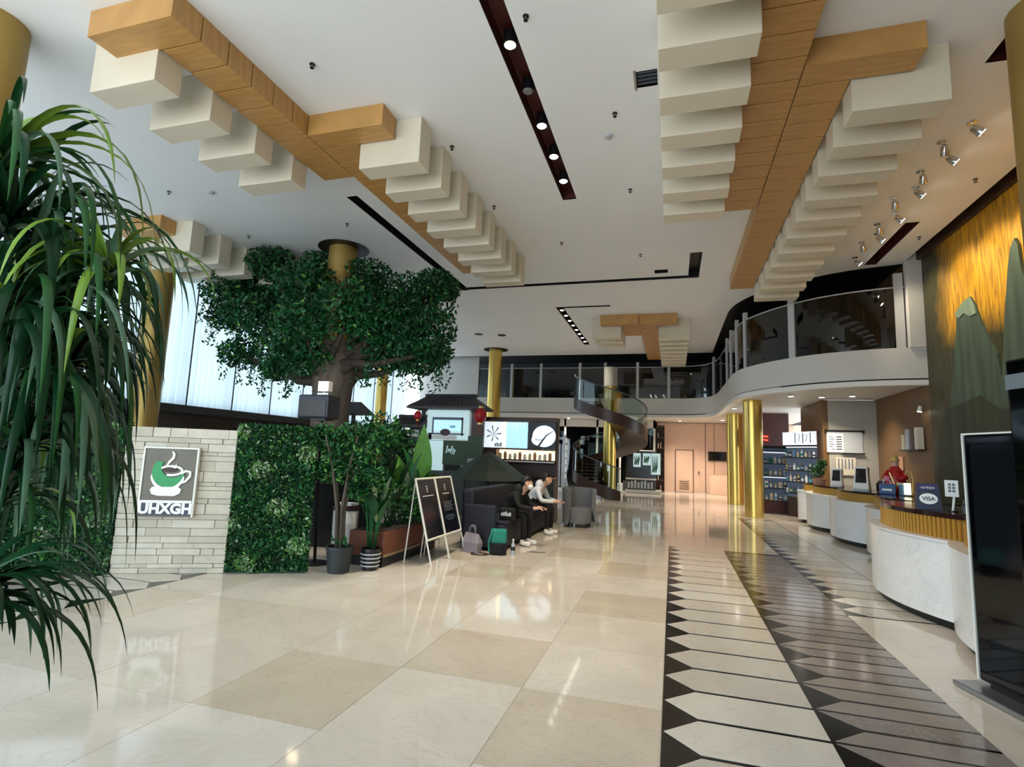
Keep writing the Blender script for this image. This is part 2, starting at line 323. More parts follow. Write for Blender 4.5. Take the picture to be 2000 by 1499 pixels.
# ---- right wall with the mural
struct(B('wall_right', 'brown_wall', None, XR, XR+.2, -3.4, 17.5, 0, ZC+.3))
def mural_mat():
    m = M('mural', (60,60,30), .45); n = m.node_tree; b = n.nodes['Principled BSDF']
    t = n.nodes.new('ShaderNodeTexCoord'); s_ = n.nodes.new('ShaderNodeSeparateXYZ'); n.links.new(t.outputs['Object'], s_.inputs[0])
    mpn = n.nodes.new('ShaderNodeMapping'); mpn.inputs['Scale'].default_value = (1, 9, .9); n.links.new(t.outputs['Object'], mpn.inputs[0])
    st = n.nodes.new('ShaderNodeTexNoise'); st.inputs['Scale'].default_value = 2.2; st.inputs['Detail'].default_value = 6; st.inputs['Distortion'].default_value = .6; n.links.new(mpn.outputs[0], st.inputs['Vector'])
    go = n.nodes.new('ShaderNodeValToRGB'); e = go.color_ramp.elements; e[0].position = .3; e[0].color = (*lin((128,84,14)), 1); e[1].position = .66; e[1].color = (*lin((236,176,40)), 1); n.links.new(st.outputs[0], go.inputs[0])
    gr = n.nodes.new('ShaderNodeValToRGB'); e = gr.color_ramp.elements; e[0].position = .3; e[0].color = (*lin((36,38,18)), 1); e[1].position = .7; e[1].color = (*lin((70,66,32)), 1); n.links.new(st.outputs[0], gr.inputs[0])
    no = n.nodes.new('ShaderNodeTexNoise'); no.inputs['Scale'].default_value = .7; no.inputs['Detail'].default_value = 4; n.links.new(t.outputs['Object'], no.inputs['Vector'])
    # gold cloud: above a wavering line that starts some way in from the left edge
    def mth(op, a, b_): q = n.nodes.new('ShaderNodeMath'); q.operation = op
    a1 = n.nodes.new('ShaderNodeMath'); a1.operation = 'MULTIPLY_ADD'; a1.inputs[1].default_value = -1.6; a1.inputs[2].default_value = -1.6; n.links.new(s_.outputs[1], a1.inputs[0])   # y' negative into room
    a2 = n.nodes.new('ShaderNodeMath'); a2.operation = 'MULTIPLY_ADD'; a2.inputs[1].default_value = 1.6; a2.inputs[2].default_value = -6.9; n.links.new(s_.outputs[2], a2.inputs[0])
    a3 = n.nodes.new('ShaderNodeMath'); a3.operation = 'MINIMUM'; n.links.new(a1.outputs[0], a3.inputs[0]); n.links.new(a2.outputs[0], a3.inputs[1])
    a4 = n.nodes.new('ShaderNodeMath'); a4.operation = 'MULTIPLY_ADD'; a4.inputs[1].default_value = 2.4; n.links.new(no.outputs[0], a4.inputs[0]); n.links.new(a3.outputs[0], a4.inputs[2])
    cl = n.nodes.new('ShaderNodeMapRange'); cl.inputs[1].default_value = .6; cl.inputs[2].default_value = 1.7; n.links.new(a4.outputs[0], cl.inputs[0])
    mx = n.nodes.new('ShaderNodeMix'); mx.data_type = 'RGBA'; n.links.new(cl.outputs[0], mx.inputs[0]); n.links.new(gr.outputs[0], mx.inputs[6]); n.links.new(go.outputs[0], mx.inputs[7]); n.links.new(mx.outputs[2], b.inputs['Base Color'])
    bp = n.nodes.new('ShaderNodeBump'); bp.inputs['Strength'].default_value = .35; bp.inputs['Distance'].default_value = .03; n.links.new(st.outputs[0], bp.inputs['Height']); n.links.new(bp.outputs[0], b.inputs['Normal'])
mural_mat(); M('mount_green', (64,80,66), .55, var=.3, scale=1.4, stretch=(1,4,.5), bump=.3); M('mount_dark', (42,50,34), .55, var=.35, scale=1.4, stretch=(1,4,.5), bump=.3); M('mount_pale', (118,140,118), .55, var=.25, scale=2, stretch=(1,3,.6), bump=.3)
mural = thing('wall_mural', 'tall gold and green mountain landscape mural covering the right wall', 'mural', (XR-.02, 14.05, 0))
MB().box(-.02, .018, -13.4, 0, .0, ZC-.02).build('mural_panel', 'mural', mural)
def mountain(pts, mat, th):
    poly = [(xp(x,y,XR-.05).y-14.05, xp(x,y,XR-.05).z) for x, y in pts]
    m_ = MB(); n = len(poly); a = sum(poly[i][0]*poly[(i+1)%n][1]-poly[(i+1)%n][0]*poly[i][1] for i in range(n))
    if a < 0: poly = poly[::-1]
    m_.add([(-.02-th,q[0],q[1]) for q in poly]+[(-.02,q[0],q[1]) for q in poly], [tuple(range(n))[::-1], tuple(range(n,2*n))]+[(i,(i+1)%n,(i+1)%n+n,i+n) for i in range(n)])
    return m_.build('mountain', mat, mural)
mountain([(1852,980),(1846,905),(1852,820),(1862,755),(1866,690),(1870,640),(1869,612),(1884,590),(1897,580),(1907,596),(1916,622),(1930,655),(1950,690),(1962,760),(1966,850),(1968,980)], 'mount_green', .03)
mountain([(1955,980),(1958,830),(1962,740),(1966,660),(1969,590),(1974,520),(1978,485),(1986,465),(1993,478),(1999,520),(2006,540),(2040,600),(2080,640),(2120,980)], 'mount_green', .05)
mountain([(1868,614),(1884,590),(1897,580),(1906,596),(1910,612),(1898,618),(1886,612),(1876,622)], 'mount_pale', .045)
mountain([(1836,980),(1838,860),(1850,800),(1880,790),(1920,772),(1960,800),(2010,790),(2060,830),(2120,840),(2120,980)], 'mount_dark', .06)
# ---- walls under the balcony
struct(B('wall_recess', 'grey_wall', None, 4.3, XR+.2, 17.5, 17.65, 0, ZB)); struct(B('wall_recess_side', 'brown_wall', None, 4.15, 4.3, 17.5, 20.2, 0, ZB)); struct(B('wall_recess_back', 'red_dark', None, 2.9, 4.15, 22.2, 22.35, 0, ZB))
struct(B('wall_back', 'beige_wall', None, -.75, 6, 29.0, 29.2, 0, ZB)); struct(B('wall_back_side', 'beige_wall', None, 2.85, 2.95, 22.2, 29, 0, ZB))
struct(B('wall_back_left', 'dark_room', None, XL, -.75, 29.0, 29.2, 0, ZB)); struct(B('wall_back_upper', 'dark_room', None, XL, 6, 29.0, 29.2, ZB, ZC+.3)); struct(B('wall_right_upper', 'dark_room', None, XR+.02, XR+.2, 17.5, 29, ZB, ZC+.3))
struct(B('wall_upper_corner', 'plaster', None, XR-.32, XR, 14.1, 14.3, 4.35, ZC+.25))
wa = B('wall_upper_left', 'plaster', None, -12.6, -9.4, 25.4, 25.5, 0, ZC); struct(wa)
# upper floor rooms: frames in the dark wall
for i, x in enumerate([-8.8,-7.4,-6.6,-5.2,-3.9,-2.3,-.9,.6,2.0]):
    B('wall_frame', 'dark_frame', bpy.data.objects['wall_back_upper'], x, x+.09, 28.93, 29.0, 3.7, 5.9)
for x0, x1 in ((-7.3,-6.7),(-3.8,-2.4),(-.8,.5)): B('wall_panel', 'dark_frame', bpy.data.objects['wall_back_upper'], x0, x1, 28.96, 29.0, 3.75, 5.6)
# door in the back wall
d1 = struct(MB().box(.17, .99, 28.95, 29.0, .02, 2.1).build('door_1', 'beige_wall'))
M('door_face', (200,166,142), .4, var=.05); M('door_gap', (70,48,38), .6)
B('door_gap', 'door_gap', d1, .14, .17, 28.93, 29, 0, 2.13); B('door_gap', 'door_gap', d1, .99, 1.02, 28.93, 29, 0, 2.13); B('door_gap', 'door_gap', d1, .14, 1.02, 28.93, 29, 2.1, 2.13)
B('louvre_frame', 'door_face', d1, .32, .82, 28.93, 28.96, .12, .62)
for i in range(5): B('louvre', 'door_gap', d1, .35, .79, 28.92, 28.935, .16+.09*i, .19+.09*i)
B('door_handle', 'black_plastic', d1, 1.25, 1.29, 28.9, 29, .93, 1.07)
for x, w in ((1.58,.03),(2.0,.02)): B('wall_joint', 'door_gap', bpy.data.objects['wall_back'], x, x+w, 28.985, 29.01, 0, ZB)
# ---- window wall on the left
struct(B('wall_left', 'lower_dark', None, XL-.1, XL, -3.4, 25.5, 0, 2.38)); struct(B('trim_5', 'beam_dark', None, XL-.05, XL+.42, -3.4, 25.5, 2.36, 2.58, bevel=.02))
struct(B('wall_left_head', 'ceiling_white', None, XL-.1, XL, -3.4, 25.5, 6.25, ZC+.02))
def curtain_mat():
    m = bpy.data.materials.new('curtain'); m.use_nodes = True; n = m.node_tree; n.nodes.clear()
    o = n.nodes.new('ShaderNodeOutputMaterial'); a = n.nodes.new('ShaderNodeBsdfTranslucent'); b = n.nodes.new('ShaderNodeBsdfDiffuse'); x = n.nodes.new('ShaderNodeMixShader')
    a.inputs[0].default_value = (.60,.66,.74,1); b.inputs[0].default_value = (.8,.82,.84,1); x.inputs[0].default_value = .6
    n.links.new(a.outputs[0], x.inputs[1] if False else x.inputs[2]); n.links.new(b.outputs[0], x.inputs[1]); n.links.new(x.outputs[0], o.inputs[0]); MATS['curtain'] = m
curtain_mat(); M('mullion', (34,38,46), .5)
wy = [2.0+1.62*i for i in range(15)]
for i in range(len(wy)-1):
    wn = struct(MB().box(XL-.06, XL-.0, wy[i]-.035, wy[i]+.035, 2.58, 6.25).build('window_%d' % (i+1), 'mullion'))
    MB().box(XL-.04, XL-.03, wy[i]+.035, wy[i+1]-.035, 2.58, 6.25).build('pane', 'glass_clear', wn)
    MB().box(XL+.29, XL+.315, wy[i]-.014, wy[i]+.014, 2.585, 6.25).build('fold_shadow_bar', 'mullion', wn)  # dark bar standing in for fold shadows and gaps between the curtains
    m_ = MB(); n = 40; vs = []; fs = []
    for j in range(n+1):
        t = j/n; y = wy[i]+1.62*t; x = XL+.2+.045*math.sin(t*2*PI*8)+.02*math.sin(t*2*PI*(2+i%3))
        vs += [(x,y,2.585),(x,y,6.3)]
    for j in range(n): fs.append((2*j,2*j+1,2*j+3,2*j+2))
    c = m_.add(vs, fs).build('curtain', 'curtain', smooth='all')
    tag(c, 'sheer pale blue curtain panel hanging in the tall left windows', 'curtain', 'sheer window curtains')
# ---- glazed front behind the viewer: open frames, daylight comes in between them
for i in range(9):
    x = XL+.4+2.2*i; struct(B('window_%d' % (i+16), 'mullion', None, x, x+.08, -3.5, -3.4, 0, ZC))
struct(B('wall_front_blocker', 'brown_wall', None, .9, 5.7, -3.6, -3.4, 0, ZC+.3)); struct(B('wall_front_head', 'ceiling_white', None, XL, .9, -3.6, -3.4, 5.4, ZC+.3))  # unseen solid brown stretch added to darken the right side and kiosk reflections
# ---- balcony
bal_path = [(5.52,14.15,0),(4.8,14.25,0),(4.1,14.5,0),(3.4,14.92,0),(2.75,15.6,0),(2.25,16.4,0),(1.95,17.2,0),(1.83,18.2,0),(1.80,20,0),(1.78,22,0),(1.72,23.6,0),(1.5,24.6,0),(.95,25.15,0),(.1,25.36,0),(-2,25.4,0),(-5.5,25.4,0),(-9.4,25.4,0)]
bp2 = [(q.x,q.y) for q in catmull(bal_path, 6)]
bal = thing('balcony', 'curved off-white mezzanine balcony with dark glass balustrade around the lobby', 'balcony', (0,0,0))
def strip(name, mat, a, b, z0, z1, pth=bp2): return MB().ribbon(pth, a, b, z0, z1).build(name, mat, bal, smooth=True, fixn=True)
strip('parapet', 'plaster', -.18, 0, 3.64, 4.35); strip('groove', 'black_fascia', -.18, -.03, 3.60, 3.64); strip('ledge', 'ledge_white', -.2, .03, 3.48, 3.60)
MB().prism([(q[0]+.0,q[1]+.05) for q in bp2]+[(-9.4,29),(5.52,29),(5.52,14.3)], 3.50, 3.63).build('soffit', 'plaster', bal, fixn=True)
posts = [(5.02,14.24),(2.97,15.3),(1.98,17.1),(1.84,18.0),(1.80,19.3),(1.79,20.8),(1.6,24.3),(-.07,25.37),(-1.7,25.4),(-3.11,25.4),(-4.51,25.4),(-6.18,25.4),(-7.95,25.4)]
def nearest(pt): return min(range(len(bp2)), key=lambda i: (bp2[i][0]-pt[0])**2+(bp2[i][1]-pt[1])**2)
idx = [nearest(q) for q in posts]
for j, i in enumerate(idx):
    q = Vector(bp2[i]); d = (Vector(bp2[min(i+1,len(bp2)-1)])-Vector(bp2[max(i-1,0)])).normalized(); nn = Vector((-d.y,d.x)); w = .06 if j > 1 else .09
    a = q-nn*.11; poly = [a+d*w-nn*.05, a+d*w+nn*.05, a-d*w+nn*.05, a-d*w-nn*.05]
    MB().prism([tuple(v) for v in poly], 4.3, 6.15 if j < 2 else 6.05).build('post', 'post_grey', bal)
segs = [0]+idx+[len(bp2)-1]
for a, b in zip(segs[:-1], segs[1:]):
    if b-a < 1: continue
    MB().ribbon(bp2[a:b+1], -.12, -.10, 4.35, 5.8).build('glass_panel', 'glass_dark', bal, fixn=True)
    MB().ribbon(bp2[a:b+1], -.125, -.095, 5.8, 5.83).build('top_rail', 'post_grey', bal, fixn=True)
# soffit downlights
for px, py in ((1545,774),(1605,776),(1665,774),(1340,826),(1418,798)):
    q = zp(px, py, ZB) if px != 1340 else Vector((.35,27.4,ZB))
    if px == 1418: q.x = 2.1
    t = thing('soffit_downlight', {1545:'round soffit downlight nearest the retail shelves', 1605:'soffit downlight between the two others above the reception', 1665:'soffit downlight nearest the brown wall above the reception', 1340:'soffit downlight in front of the beige wall with the door', 1418:'soffit downlight beside the gold columns'}[px], 'light', (q.x,q.y,ZB))
    MB().lathe([(.09,-.012),(.09,.005)], n=16).build('trim_ring', 'white_paint', t); MB().lathe([(.065,-.016),(.065,-.004)], n=16).build('lens', 'lamp_white', t)
    spot('soffit_spot', (q.x,q.y,ZB-.03), (q.x,q.y,0), 340 if px < 1500 else 170, (1,.86,.68), 120, .8, .06)
for x_, y_ in ((-2.4,27.0),(-5.0,26.8),(2.2,26.4)):  # three more downlights added to brighten the beige back wall
    t = thing('soffit_downlight', 'added fill downlight under the back balcony '+{-2.4:'behind the spiral staircase',-5.0:'left of the spiral staircase',2.2:'near the far gold column'}[x_], 'light', (x_,y_,ZB)); MB().lathe([(.09,-.012),(.09,.005)], n=16).build('trim_ring', 'white_paint', t); MB().lathe([(.065,-.016),(.065,-.004)], n=16).build('lens', 'lamp_white', t); spot('soffit_spot', (x_,y_,ZB-.03), (x_,y_+.3,0), 420, (1,.88,.72), 125, .8, .06)
# ---- gold columns
def column(label, x, y, r, z1, collar=True, mat='gold_metal', z0=0):
    t = thing('gold_column', label, 'column', (x,y,0)); n = 28
    MB().lathe([(r,z0),(r,z1)], n=n).build('shaft', mat, t, smooth=True)
    if collar: MB().lathe([(r+.26,z1-.02),(r+.26,z1-.005)], n=36).build('collar', 'collar_dark', t, smooth=True)
    return t
column('gold column rising through the crown of the indoor tree', -7.67, 10.9, .34, ZC, True, 'gold_dull')
column('gold column with dark collar in front of the back balcony', -7.92, 23.6, .31, ZC)
column('gold column at the top left corner behind the strappy plant', -7.66, 3.72, .36, ZC, False, 'gold_dull')
column('gold column standing against the left windows behind the tree', -12.2, 20.9, .24, ZC, False)
column('gold column against the left windows behind the strappy plant', -12.2, 9.95, .3, ZC, False, 'gold_dull')
column('tall gold column beside the patterned floor nearest the reception', 2.36, 17.95, .27, ZB+.02, False)
column('gold column behind the taller one under the curved balcony', 2.35, 22.9, .3, ZB+.02, False)
column('tan column at the top right corner of the view', 3.74, 6.35, .35, ZC, False, 'gold_dull')
# ================================================================== CEILING THINGS
ZG, ZW = 6.08, 5.70
def sculpture(label, ox, oy, gl, gr, wl, wr):
    """gl/gr: gold rows (x0,x1,y start,count); wl/wr: cream blocks (x0,x1,list of y starts)"""
    t = thing('ceiling_sculpture', label, 'sculpture', (ox, oy, ZC))
    for x0, x1, y0, n in gl+gr:
        me = MB().box(x0+.006-ox, x1-.006-ox, -.185, .185, ZG-ZC, -.001); base = None
        for i in range(n):
            y = y0+.385*i+.19-oy
            if base is None: base = me.build('wood_block', 'wood_gold', t, bevel=.004); base.location = (0, y, 0)
            else:
                c = base.copy(); COL.objects.link(c); c.location = (0, y, 0)
    for x0, x1, yy in wl+wr:
        base = None
        for y in yy:
            if base is None: base = MB().box(x0-ox, x1-ox, 0, .34, ZW-ZC, -.001).build('cream_block', 'cream_block', t, bevel=.008); base.location = (0, y-oy, 0)
            else:
                c = base.copy(); COL.objects.link(c); c.location = (0, y-oy, 0)
    return t
# cream blocks sit just clear of the wood rows: wood rows stop at the cream blocks' inner face
def rows(y0, n): return [y0+.78*i for i in range(n)]
def comb(x0, x1, ys, t=.34, xo=None): return (x0, x1, ys)
sculpture('hanging ceiling sculpture of gold and cream blocks at upper left', -5.1, 8.0,
    [(-6.33,-5.10,3.90,1),(-5.67,-5.10,4.285,8)], [(-5.10,-3.87,6.14,1),(-5.10,-4.47,6.525,15)],
    [(-6.70,-5.69,rows(4.25,4))], [(-4.46,-3.48,rows(6.54,8))])
sculpture('large ceiling sculpture of gold and cream blocks at upper right', 1.44, 8.0,
    [(.84,1.44,3.40,17)], [(1.44,2.63,6.25,1),(1.44,2.0,6.635,21)],
    [(-.14,.83,rows(4.36,7))], [(2.01,2.99,[6.66+.765*i for i in range(11)])])
sculpture('ceiling sculpture of gold and cream blocks near the back balcony', -1.08, 21.0,
    [(-2.36,-1.08,18.05,1),(-1.67,-1.08,18.435,4)], [(-1.08,.16,18.1,1),(-1.08,-.47,18.485,17)],
    [(-2.68,-1.69,rows(18.45,3))], [(-.46,.56,rows(18.84,8))])
sculpture('ceiling sculpture of gold and cream blocks at far left above the windows', -10.5, 9.5,
    [(-11.8,-10.5,8.39,1),(-11.1,-10.97,8.775,7)], [(-10.5,-9.9,12.5,5)],
    [(-12.1,-11.11,rows(8.8,5))], [(-10.95,-10.06,[8.78,9.56,10.34]),(-10.3,-9.3,[11.1,11.88])])
# strip lights
for i, (px, py) in enumerate(((1004,90),(1038,180),(1066,248),(1088,308),(1105,356))):
    q = zp(px, py, ZC); on = i != 1
    t = thing('strip_downlight', ['yellow glowing downlight in the dark ceiling strip, nearest the viewer', 'unlit downlight in the dark ceiling strip', 'glowing downlight just past the unlit one in the ceiling strip', 'glowing downlight second from the far end of the ceiling strip', 'glowing downlight at the far end of the dark ceiling strip'][i], 'light', (-1.85,q.y,ZC+.02), 0, 'downlights in the ceiling strip')
    MB().lathe([(.085,0),(.085,.16)], n=18).build('housing', 'black_plastic', t); MB().lathe([(.0,-.02),(.055,-.014),(.07,.0)], n=18, cap=False).build('lens', 'lit_warm' if i == 0 else 'lamp_white' if on else 'lit_off', t, fixn=True)
    if on: spot('strip_spot', (-1.85,q.y,ZC-.03), (-1.6,q.y+.4,0), 260, (1,.86,.66), 95, .8, .06)
for i in range(8):
    y = 17.3+.72*i
    t = thing('strip_downlight', 'small round downlight in the far ceiling slot, one of a close row', 'light', (-3.54,y,ZC+.02), 0, 'downlights in the far ceiling slot')
    MB().lathe([(.075,0),(.075,.14)], n=14).build('housing', 'black_plastic', t); MB().lathe([(.0,-.02),(.05,-.012),(.06,.0)], n=14, cap=False).build('lens', 'lamp_white', t, fixn=True)
for y in (18.2,21.4): spot('slot_spot', (-3.54,y,ZC-.04), (-3.4,y,0), 300, (1,.86,.68), 110, .8, .08)
# sprinkler heads
sp_pts = [(610,125),(1027,31),(1201,221),(883,286),(965,403),(1231,370),(1097,474),(1251,497),(678,437),(330,374),(1905,350),(1795,463),(486,461)]
s0 = None
for px, py in sp_pts:
    q = zp(px, py, ZC)
    if s0 is None:
        s0 = thing('sprinkler_head', 'small black sprinkler head on the white ceiling', 'sprinkler', (q.x,q.y,ZC), 0, 'sprinkler heads on the ceiling')
        MB().lathe([(.035,-.012),(.035,-.001)], n=12).build('escutcheon', 'black_plastic', s0); MB().lathe([(.012,-.05),(.012,-.012)], n=8).build('stem', 'silver', s0); MB().lathe([(.026,-.058),(.026,-.05)], n=10).build('deflector', 'black_plastic', s0)
    else: dup(s0, (q.x,q.y,ZC))
for nm, px, py in (('smoke_detector',1188,265),('smoke_detector',412,375)):
    q = zp(px, py, ZC); t = tag(MB().lathe([(.035,-.045),(.06,-.03),(.065,-.001)], n=18).build(nm, 'paper_grey', smooth=True, loc=(q.x,q.y,ZC)), 'pale round smoke detector on the ceiling near the %s' % ('long dark strip' if px > 800 else 'far left block sculpture'), 'detector')
for px, py, w in ((935,653,'left'),(980,655,'right')):
    q = zp(px, py, ZC); tag(MB().lathe([(.16,-.02),(.18,-.001)], n=20).build('ceiling_disc', 'black_plastic', loc=(q.x,q.y,ZC)), 'flat black disc on the far ceiling, %s one of the pair' % w, 'disc')
# spotlights by the mural
tk = [(3.98,8.42,1),(3.80,8.86,0),(4.01,9.2,1),(3.86,9.73,0),(4.0,10.3,1),(3.78,10.65,0),(4.05,11.32,1),(3.9,11.8,0),(4.05,12.3,1),(3.9,12.75,0),(4.04,13.68,1)]
for i, (x, y, on) in enumerate(tk):
    t = thing('ceiling_spotlight', ('lit' if on else 'unlit')+' chrome spotlight on the ceiling beside the mural, '+['closest to the viewer','second in the row','third in the row','fourth in the row','fifth in the row','sixth in the row','seventh in the row','eighth in the row','ninth in the row','tenth in the row','last in the row, by the balcony'][i], 'spotlight', (x,y,ZC), 0, 'spotlights beside the mural')
    MB().lathe([(.06,-.02),(.06,-.001)], n=14).build('base', 'chrome', t, smooth=True); MB().tube([(0,0,-.02),(.02,0,-.09)], .012, 8).build('arm', 'chrome', t)
    aim = Vector((.75,0,-.65)).normalized() if on else Vector((.2,.5,-.7)).normalized()
    c = Vector((.03,0,-.11)); MB().tube([c-aim*.05, c-aim*.02, c+aim*.1], [.03,.05,.06], 14).build('head', 'chrome', t, smooth=True); MB().tube([c+aim*.1, c+aim*.106], .052, 14).build('lens', 'lamp_white' if on else 'lit_off', t)
    if on: spot('mural_spot', Vector((x,y,ZC))+c+aim*.13, (XR,y-.2,4.6), 95, (1,.84,.6), 85, .7, .05)
# ================================================================== LEFT: STONE WALL, SIGN, HEDGES
AW = math.atan2(.470,.8825)
sw = thing('stone_sign_wall', 'pale stacked stone wall panel carrying the coffee cup sign', 'wall panel', (-6.42,5.04,0), AW)
MB().box(0, 1.26, .03, .16, 0, 1.755).build('backing', 'mortar', sw)
z = 0
while z < 1.74:
    h = min(random.choice([.05,.065,.08,.1,.13]), 1.76-z); x = 0
    if 1.76-z-h < .04: h = 1.76-z
    while x < 1.26:
        w = random.uniform(.14,.52)
        if 1.26-x-w < .1: w = 1.26-x
        d = random.uniform(0,.02)
        MB().box(x+.0025, x+w-.0025, d, .04, z+.0025, z+h-.0025).build('stone', random.choice(['stone_a','stone_b','stone_c']), sw, bevel=.003); x += w
    z += h
# sign
sg = thing('coffee_sign', 'square coffee cup sign with green and white cup on the stone wall', 'sign', sw.matrix_world @ Vector((0,0,0)), AW)
sg.location = (-6.42+.8825*.55+.47*.05, 5.04+.47*.55-.8825*.05, 0)
MB().box(-.29, .29, .0, .045, .68, 1.50).build('board', 'sign_brown', sg, bevel=.006)
fr = MB(); fr.box(-.31,.31,-.012,.045,1.50,1.52); fr.box(.29,.31,-.012,.045,.68,1.50); fr.box(-.31,-.29,-.012,.045,.68,1.50); fr.build('frame', 'white_frame', sg)
MB().box(-.29, .285, -.012, .0, .70, .865).build('name_plate', 'sign_navy', sg); MB().box(-.29, .285, -.014, .0, .845, .875).build('plate_edge', 'logo_white', sg)
text('lettering', 'UHXGH', .165, 'logo_white', sg, (0,-.014,.772), depth=.006, bold=.008)
# cup: white body outline, green bowl, saucer, handle, steam
MB().plate(ellipse(-.01,1.19,.19,.205,188,348,24)+ellipse(-.01,1.225,.18,.195,346,190,24), -.022, 0).build('cup_body', 'logo_white', sg)
MB().plate(ellipse(-.01,1.225,.18,.19,140,346,28)+ellipse(.045,1.275,.135,.125,340,150,24), -.018, 0).build('cup_bowl', 'logo_green', sg)
MB().plate(stroke(ellipse(.02,1.235,.125,.055,-110,150,18), .024), -.024, 0).build('cup_rim', 'logo_white', sg)
MB().plate(ellipse(.0,1.245,.09,.03,0,360,16), -.012, 0).build('coffee', 'brown_dark', sg)
MB().plate([(-.19,1.0),(-.17,.95),(-.1,.93),(.08,.93),(.14,.96),(.155,1.01),(.12,1.04),(-.17,1.035)], -.02, 0).build('saucer', 'logo_white', sg)
MB().plate(stroke([(.135,1.20),(.18,1.235),(.235,1.225),(.235,1.17),(.19,1.11),(.12,1.08)], .028), -.021, 0).build('cup_handle', 'logo_white', sg)
MB().plate(stroke([(.01,1.47),(.035,1.44),(.03,1.39),(-.01,1.34),(-.035,1.29),(.02,1.285),(.065,1.27),(.07,1.32)], [.012,.026,.03,.026,.024,.022,.02,.006]), -.021, 0).build('steam', 'logo_white', sg)
def leaf_quad(m_, c, size, asp=.5, droop=None):
    d = Vector((random.gauss(0,1),random.gauss(0,1),random.gauss(0,1))).normalized()
    if droop: d = (d+Vector((0,0,-droop))).normalized()
    s_ = d.orthogonal().normalized(); s_ = (Matrix.Rotation(random.uniform(0,6.28),3,d) @ s_); n_ = d.cross(s_)
    L = size*random.uniform(.7,1.3); w = L*asp
    m_.add([c-d*L*.5, c+s_*w*.5+n_*w*.12, c+d*L*.5, c-s_*w*.5+n_*w*.12], [(0,1,2),(0,2,3)])
def hedge(label, x0, x1, h, n):
    t = thing('living_wall', label, 'hedge', (-6.42,5.04,0), AW)
    MB().box(x0+.02, x1-.02, .04, .2, 0, h-.02).build('panel', 'leaf_dark', t)
    m_ = MB()
    for i in range(n):
        m_.cur = random.choices([0,1,2,3],[.45,.36,.14,.05])[0]; x = random.uniform(x0,x1); z = random.uniform(.02,h+.03)
        if math.sin(x*9+z*5)+math.sin(z*11-x*4) > 1.2: m_.cur = random.choice([2,3])
        leaf_quad(m_, Vector((x, random.uniform(-.05,.06), z)), random.choice([.035,.045,.06]), .5)
    for i in range(n//8):
        m_.cur = random.choice([0,1]); leaf_quad(m_, Vector((random.uniform(x0,x1), random.uniform(0,.22), h+random.uniform(-.02,.05))), .05)
    stuff(m_.build('foliage', ['leaf_dark','leaf_mid','leaf_light','leaf_pale'], t))
hedge('green living wall of small leaves right of the stone panel', 1.27, 2.24, 1.80, 11000)
hedge('green living wall left of the stone panel behind the strappy plant', -1.7, -.01, 1.76, 13000)
# dark cafe back wall behind the hedge
struct(B('wall_cafe', 'lower_dark', None, -12.9, -9.6, 24.0, 24.1, 0, 2.3))
# ================================================================== TREE
tr = thing('indoor_tree', 'large leafy indoor tree wrapped around a gold column', 'tree', (-7.67,10.9,0))
pts = []
MB().lathe([(.75,0),(.6,.25),(.5,.8),(.44,1.6),(.42,2.4),(.45,2.9),(.5,3.3),(.46,3.7),(.38,4.1)], n=22, cap=False).build('trunk', 'bark', tr, smooth='all')
blobs = []
def px_off(x, y, dep): q = yp(x, y, 10.9+dep); return q-Vector((-7.67,10.9,0))
clumps = [(450,575,0,.75),(480,530,.4,.7),(530,515,-.3,.62),(500,620,-.5,.8),(470,690,0,.55),(550,600,.6,.9),(560,680,-.6,.7),(540,720,0,.45),(600,560,-.7,.8),(620,640,.8,.95),(610,700,-.5,.6),(628,520,.2,.55),(690,600,-.9,.85),(720,540,.2,.62),(750,620,-.5,.9),(770,690,0,.75),(800,580,.5,.8),(830,640,-.3,.75),(850,560,0,.55),(820,700,.3,.6),(870,565,.2,.38),(720,690,.5,.6),(590,630,-1.2,.7),(700,650,1.2,.9),(660,570,.9,.8),(845,690,-.6,.45),(500,570,.9,.7),(440,620,.3,.5)]
br = MB()
for i, (x, y, dep, r) in enumerate(clumps):
    c = px_off(x, y, dep); blobs.append((c, r)); a = Vector((.3*math.cos(i*2.4),.3*math.sin(i*2.4),3.0+.6*random.random()))
    MB().tube([a, a.lerp(c,.5)+Vector((0,0,-.15)), c], [.13,.08,.03], 7).build('branch', 'bark_dark', tr, smooth='all')
m_ = MB()
for c, r in blobs:
    for i in range(int(1500*r*r+350)):
        d = Vector((random.gauss(0,1),random.gauss(0,1),random.gauss(0,1))).normalized()*r*(random.random()**.42)
        d.z *= .72; q = c+d
        if (q.x**2+q.y**2) < .36**2: continue
        m_.cur = random.choices([0,1,2],[.62,.33,.05])[0]; leaf_quad(m_, q, .13, .48, .3)
    for i in range(9):   # drooping twigs of leaves
        a = random.uniform(0,6.28); q0 = c+Vector((r*.8*math.cos(a), r*.8*math.sin(a), -r*.35))
        for j in range(12): m_.cur = random.choice([0,0,1]); leaf_quad(m_, q0+Vector((random.gauss(0,.05),random.gauss(0,.05),-.05*j)), .11, .45, .8)
stuff(m_.build('foliage', ['leaf_dark','leaf_mid','leaf_light'], tr))
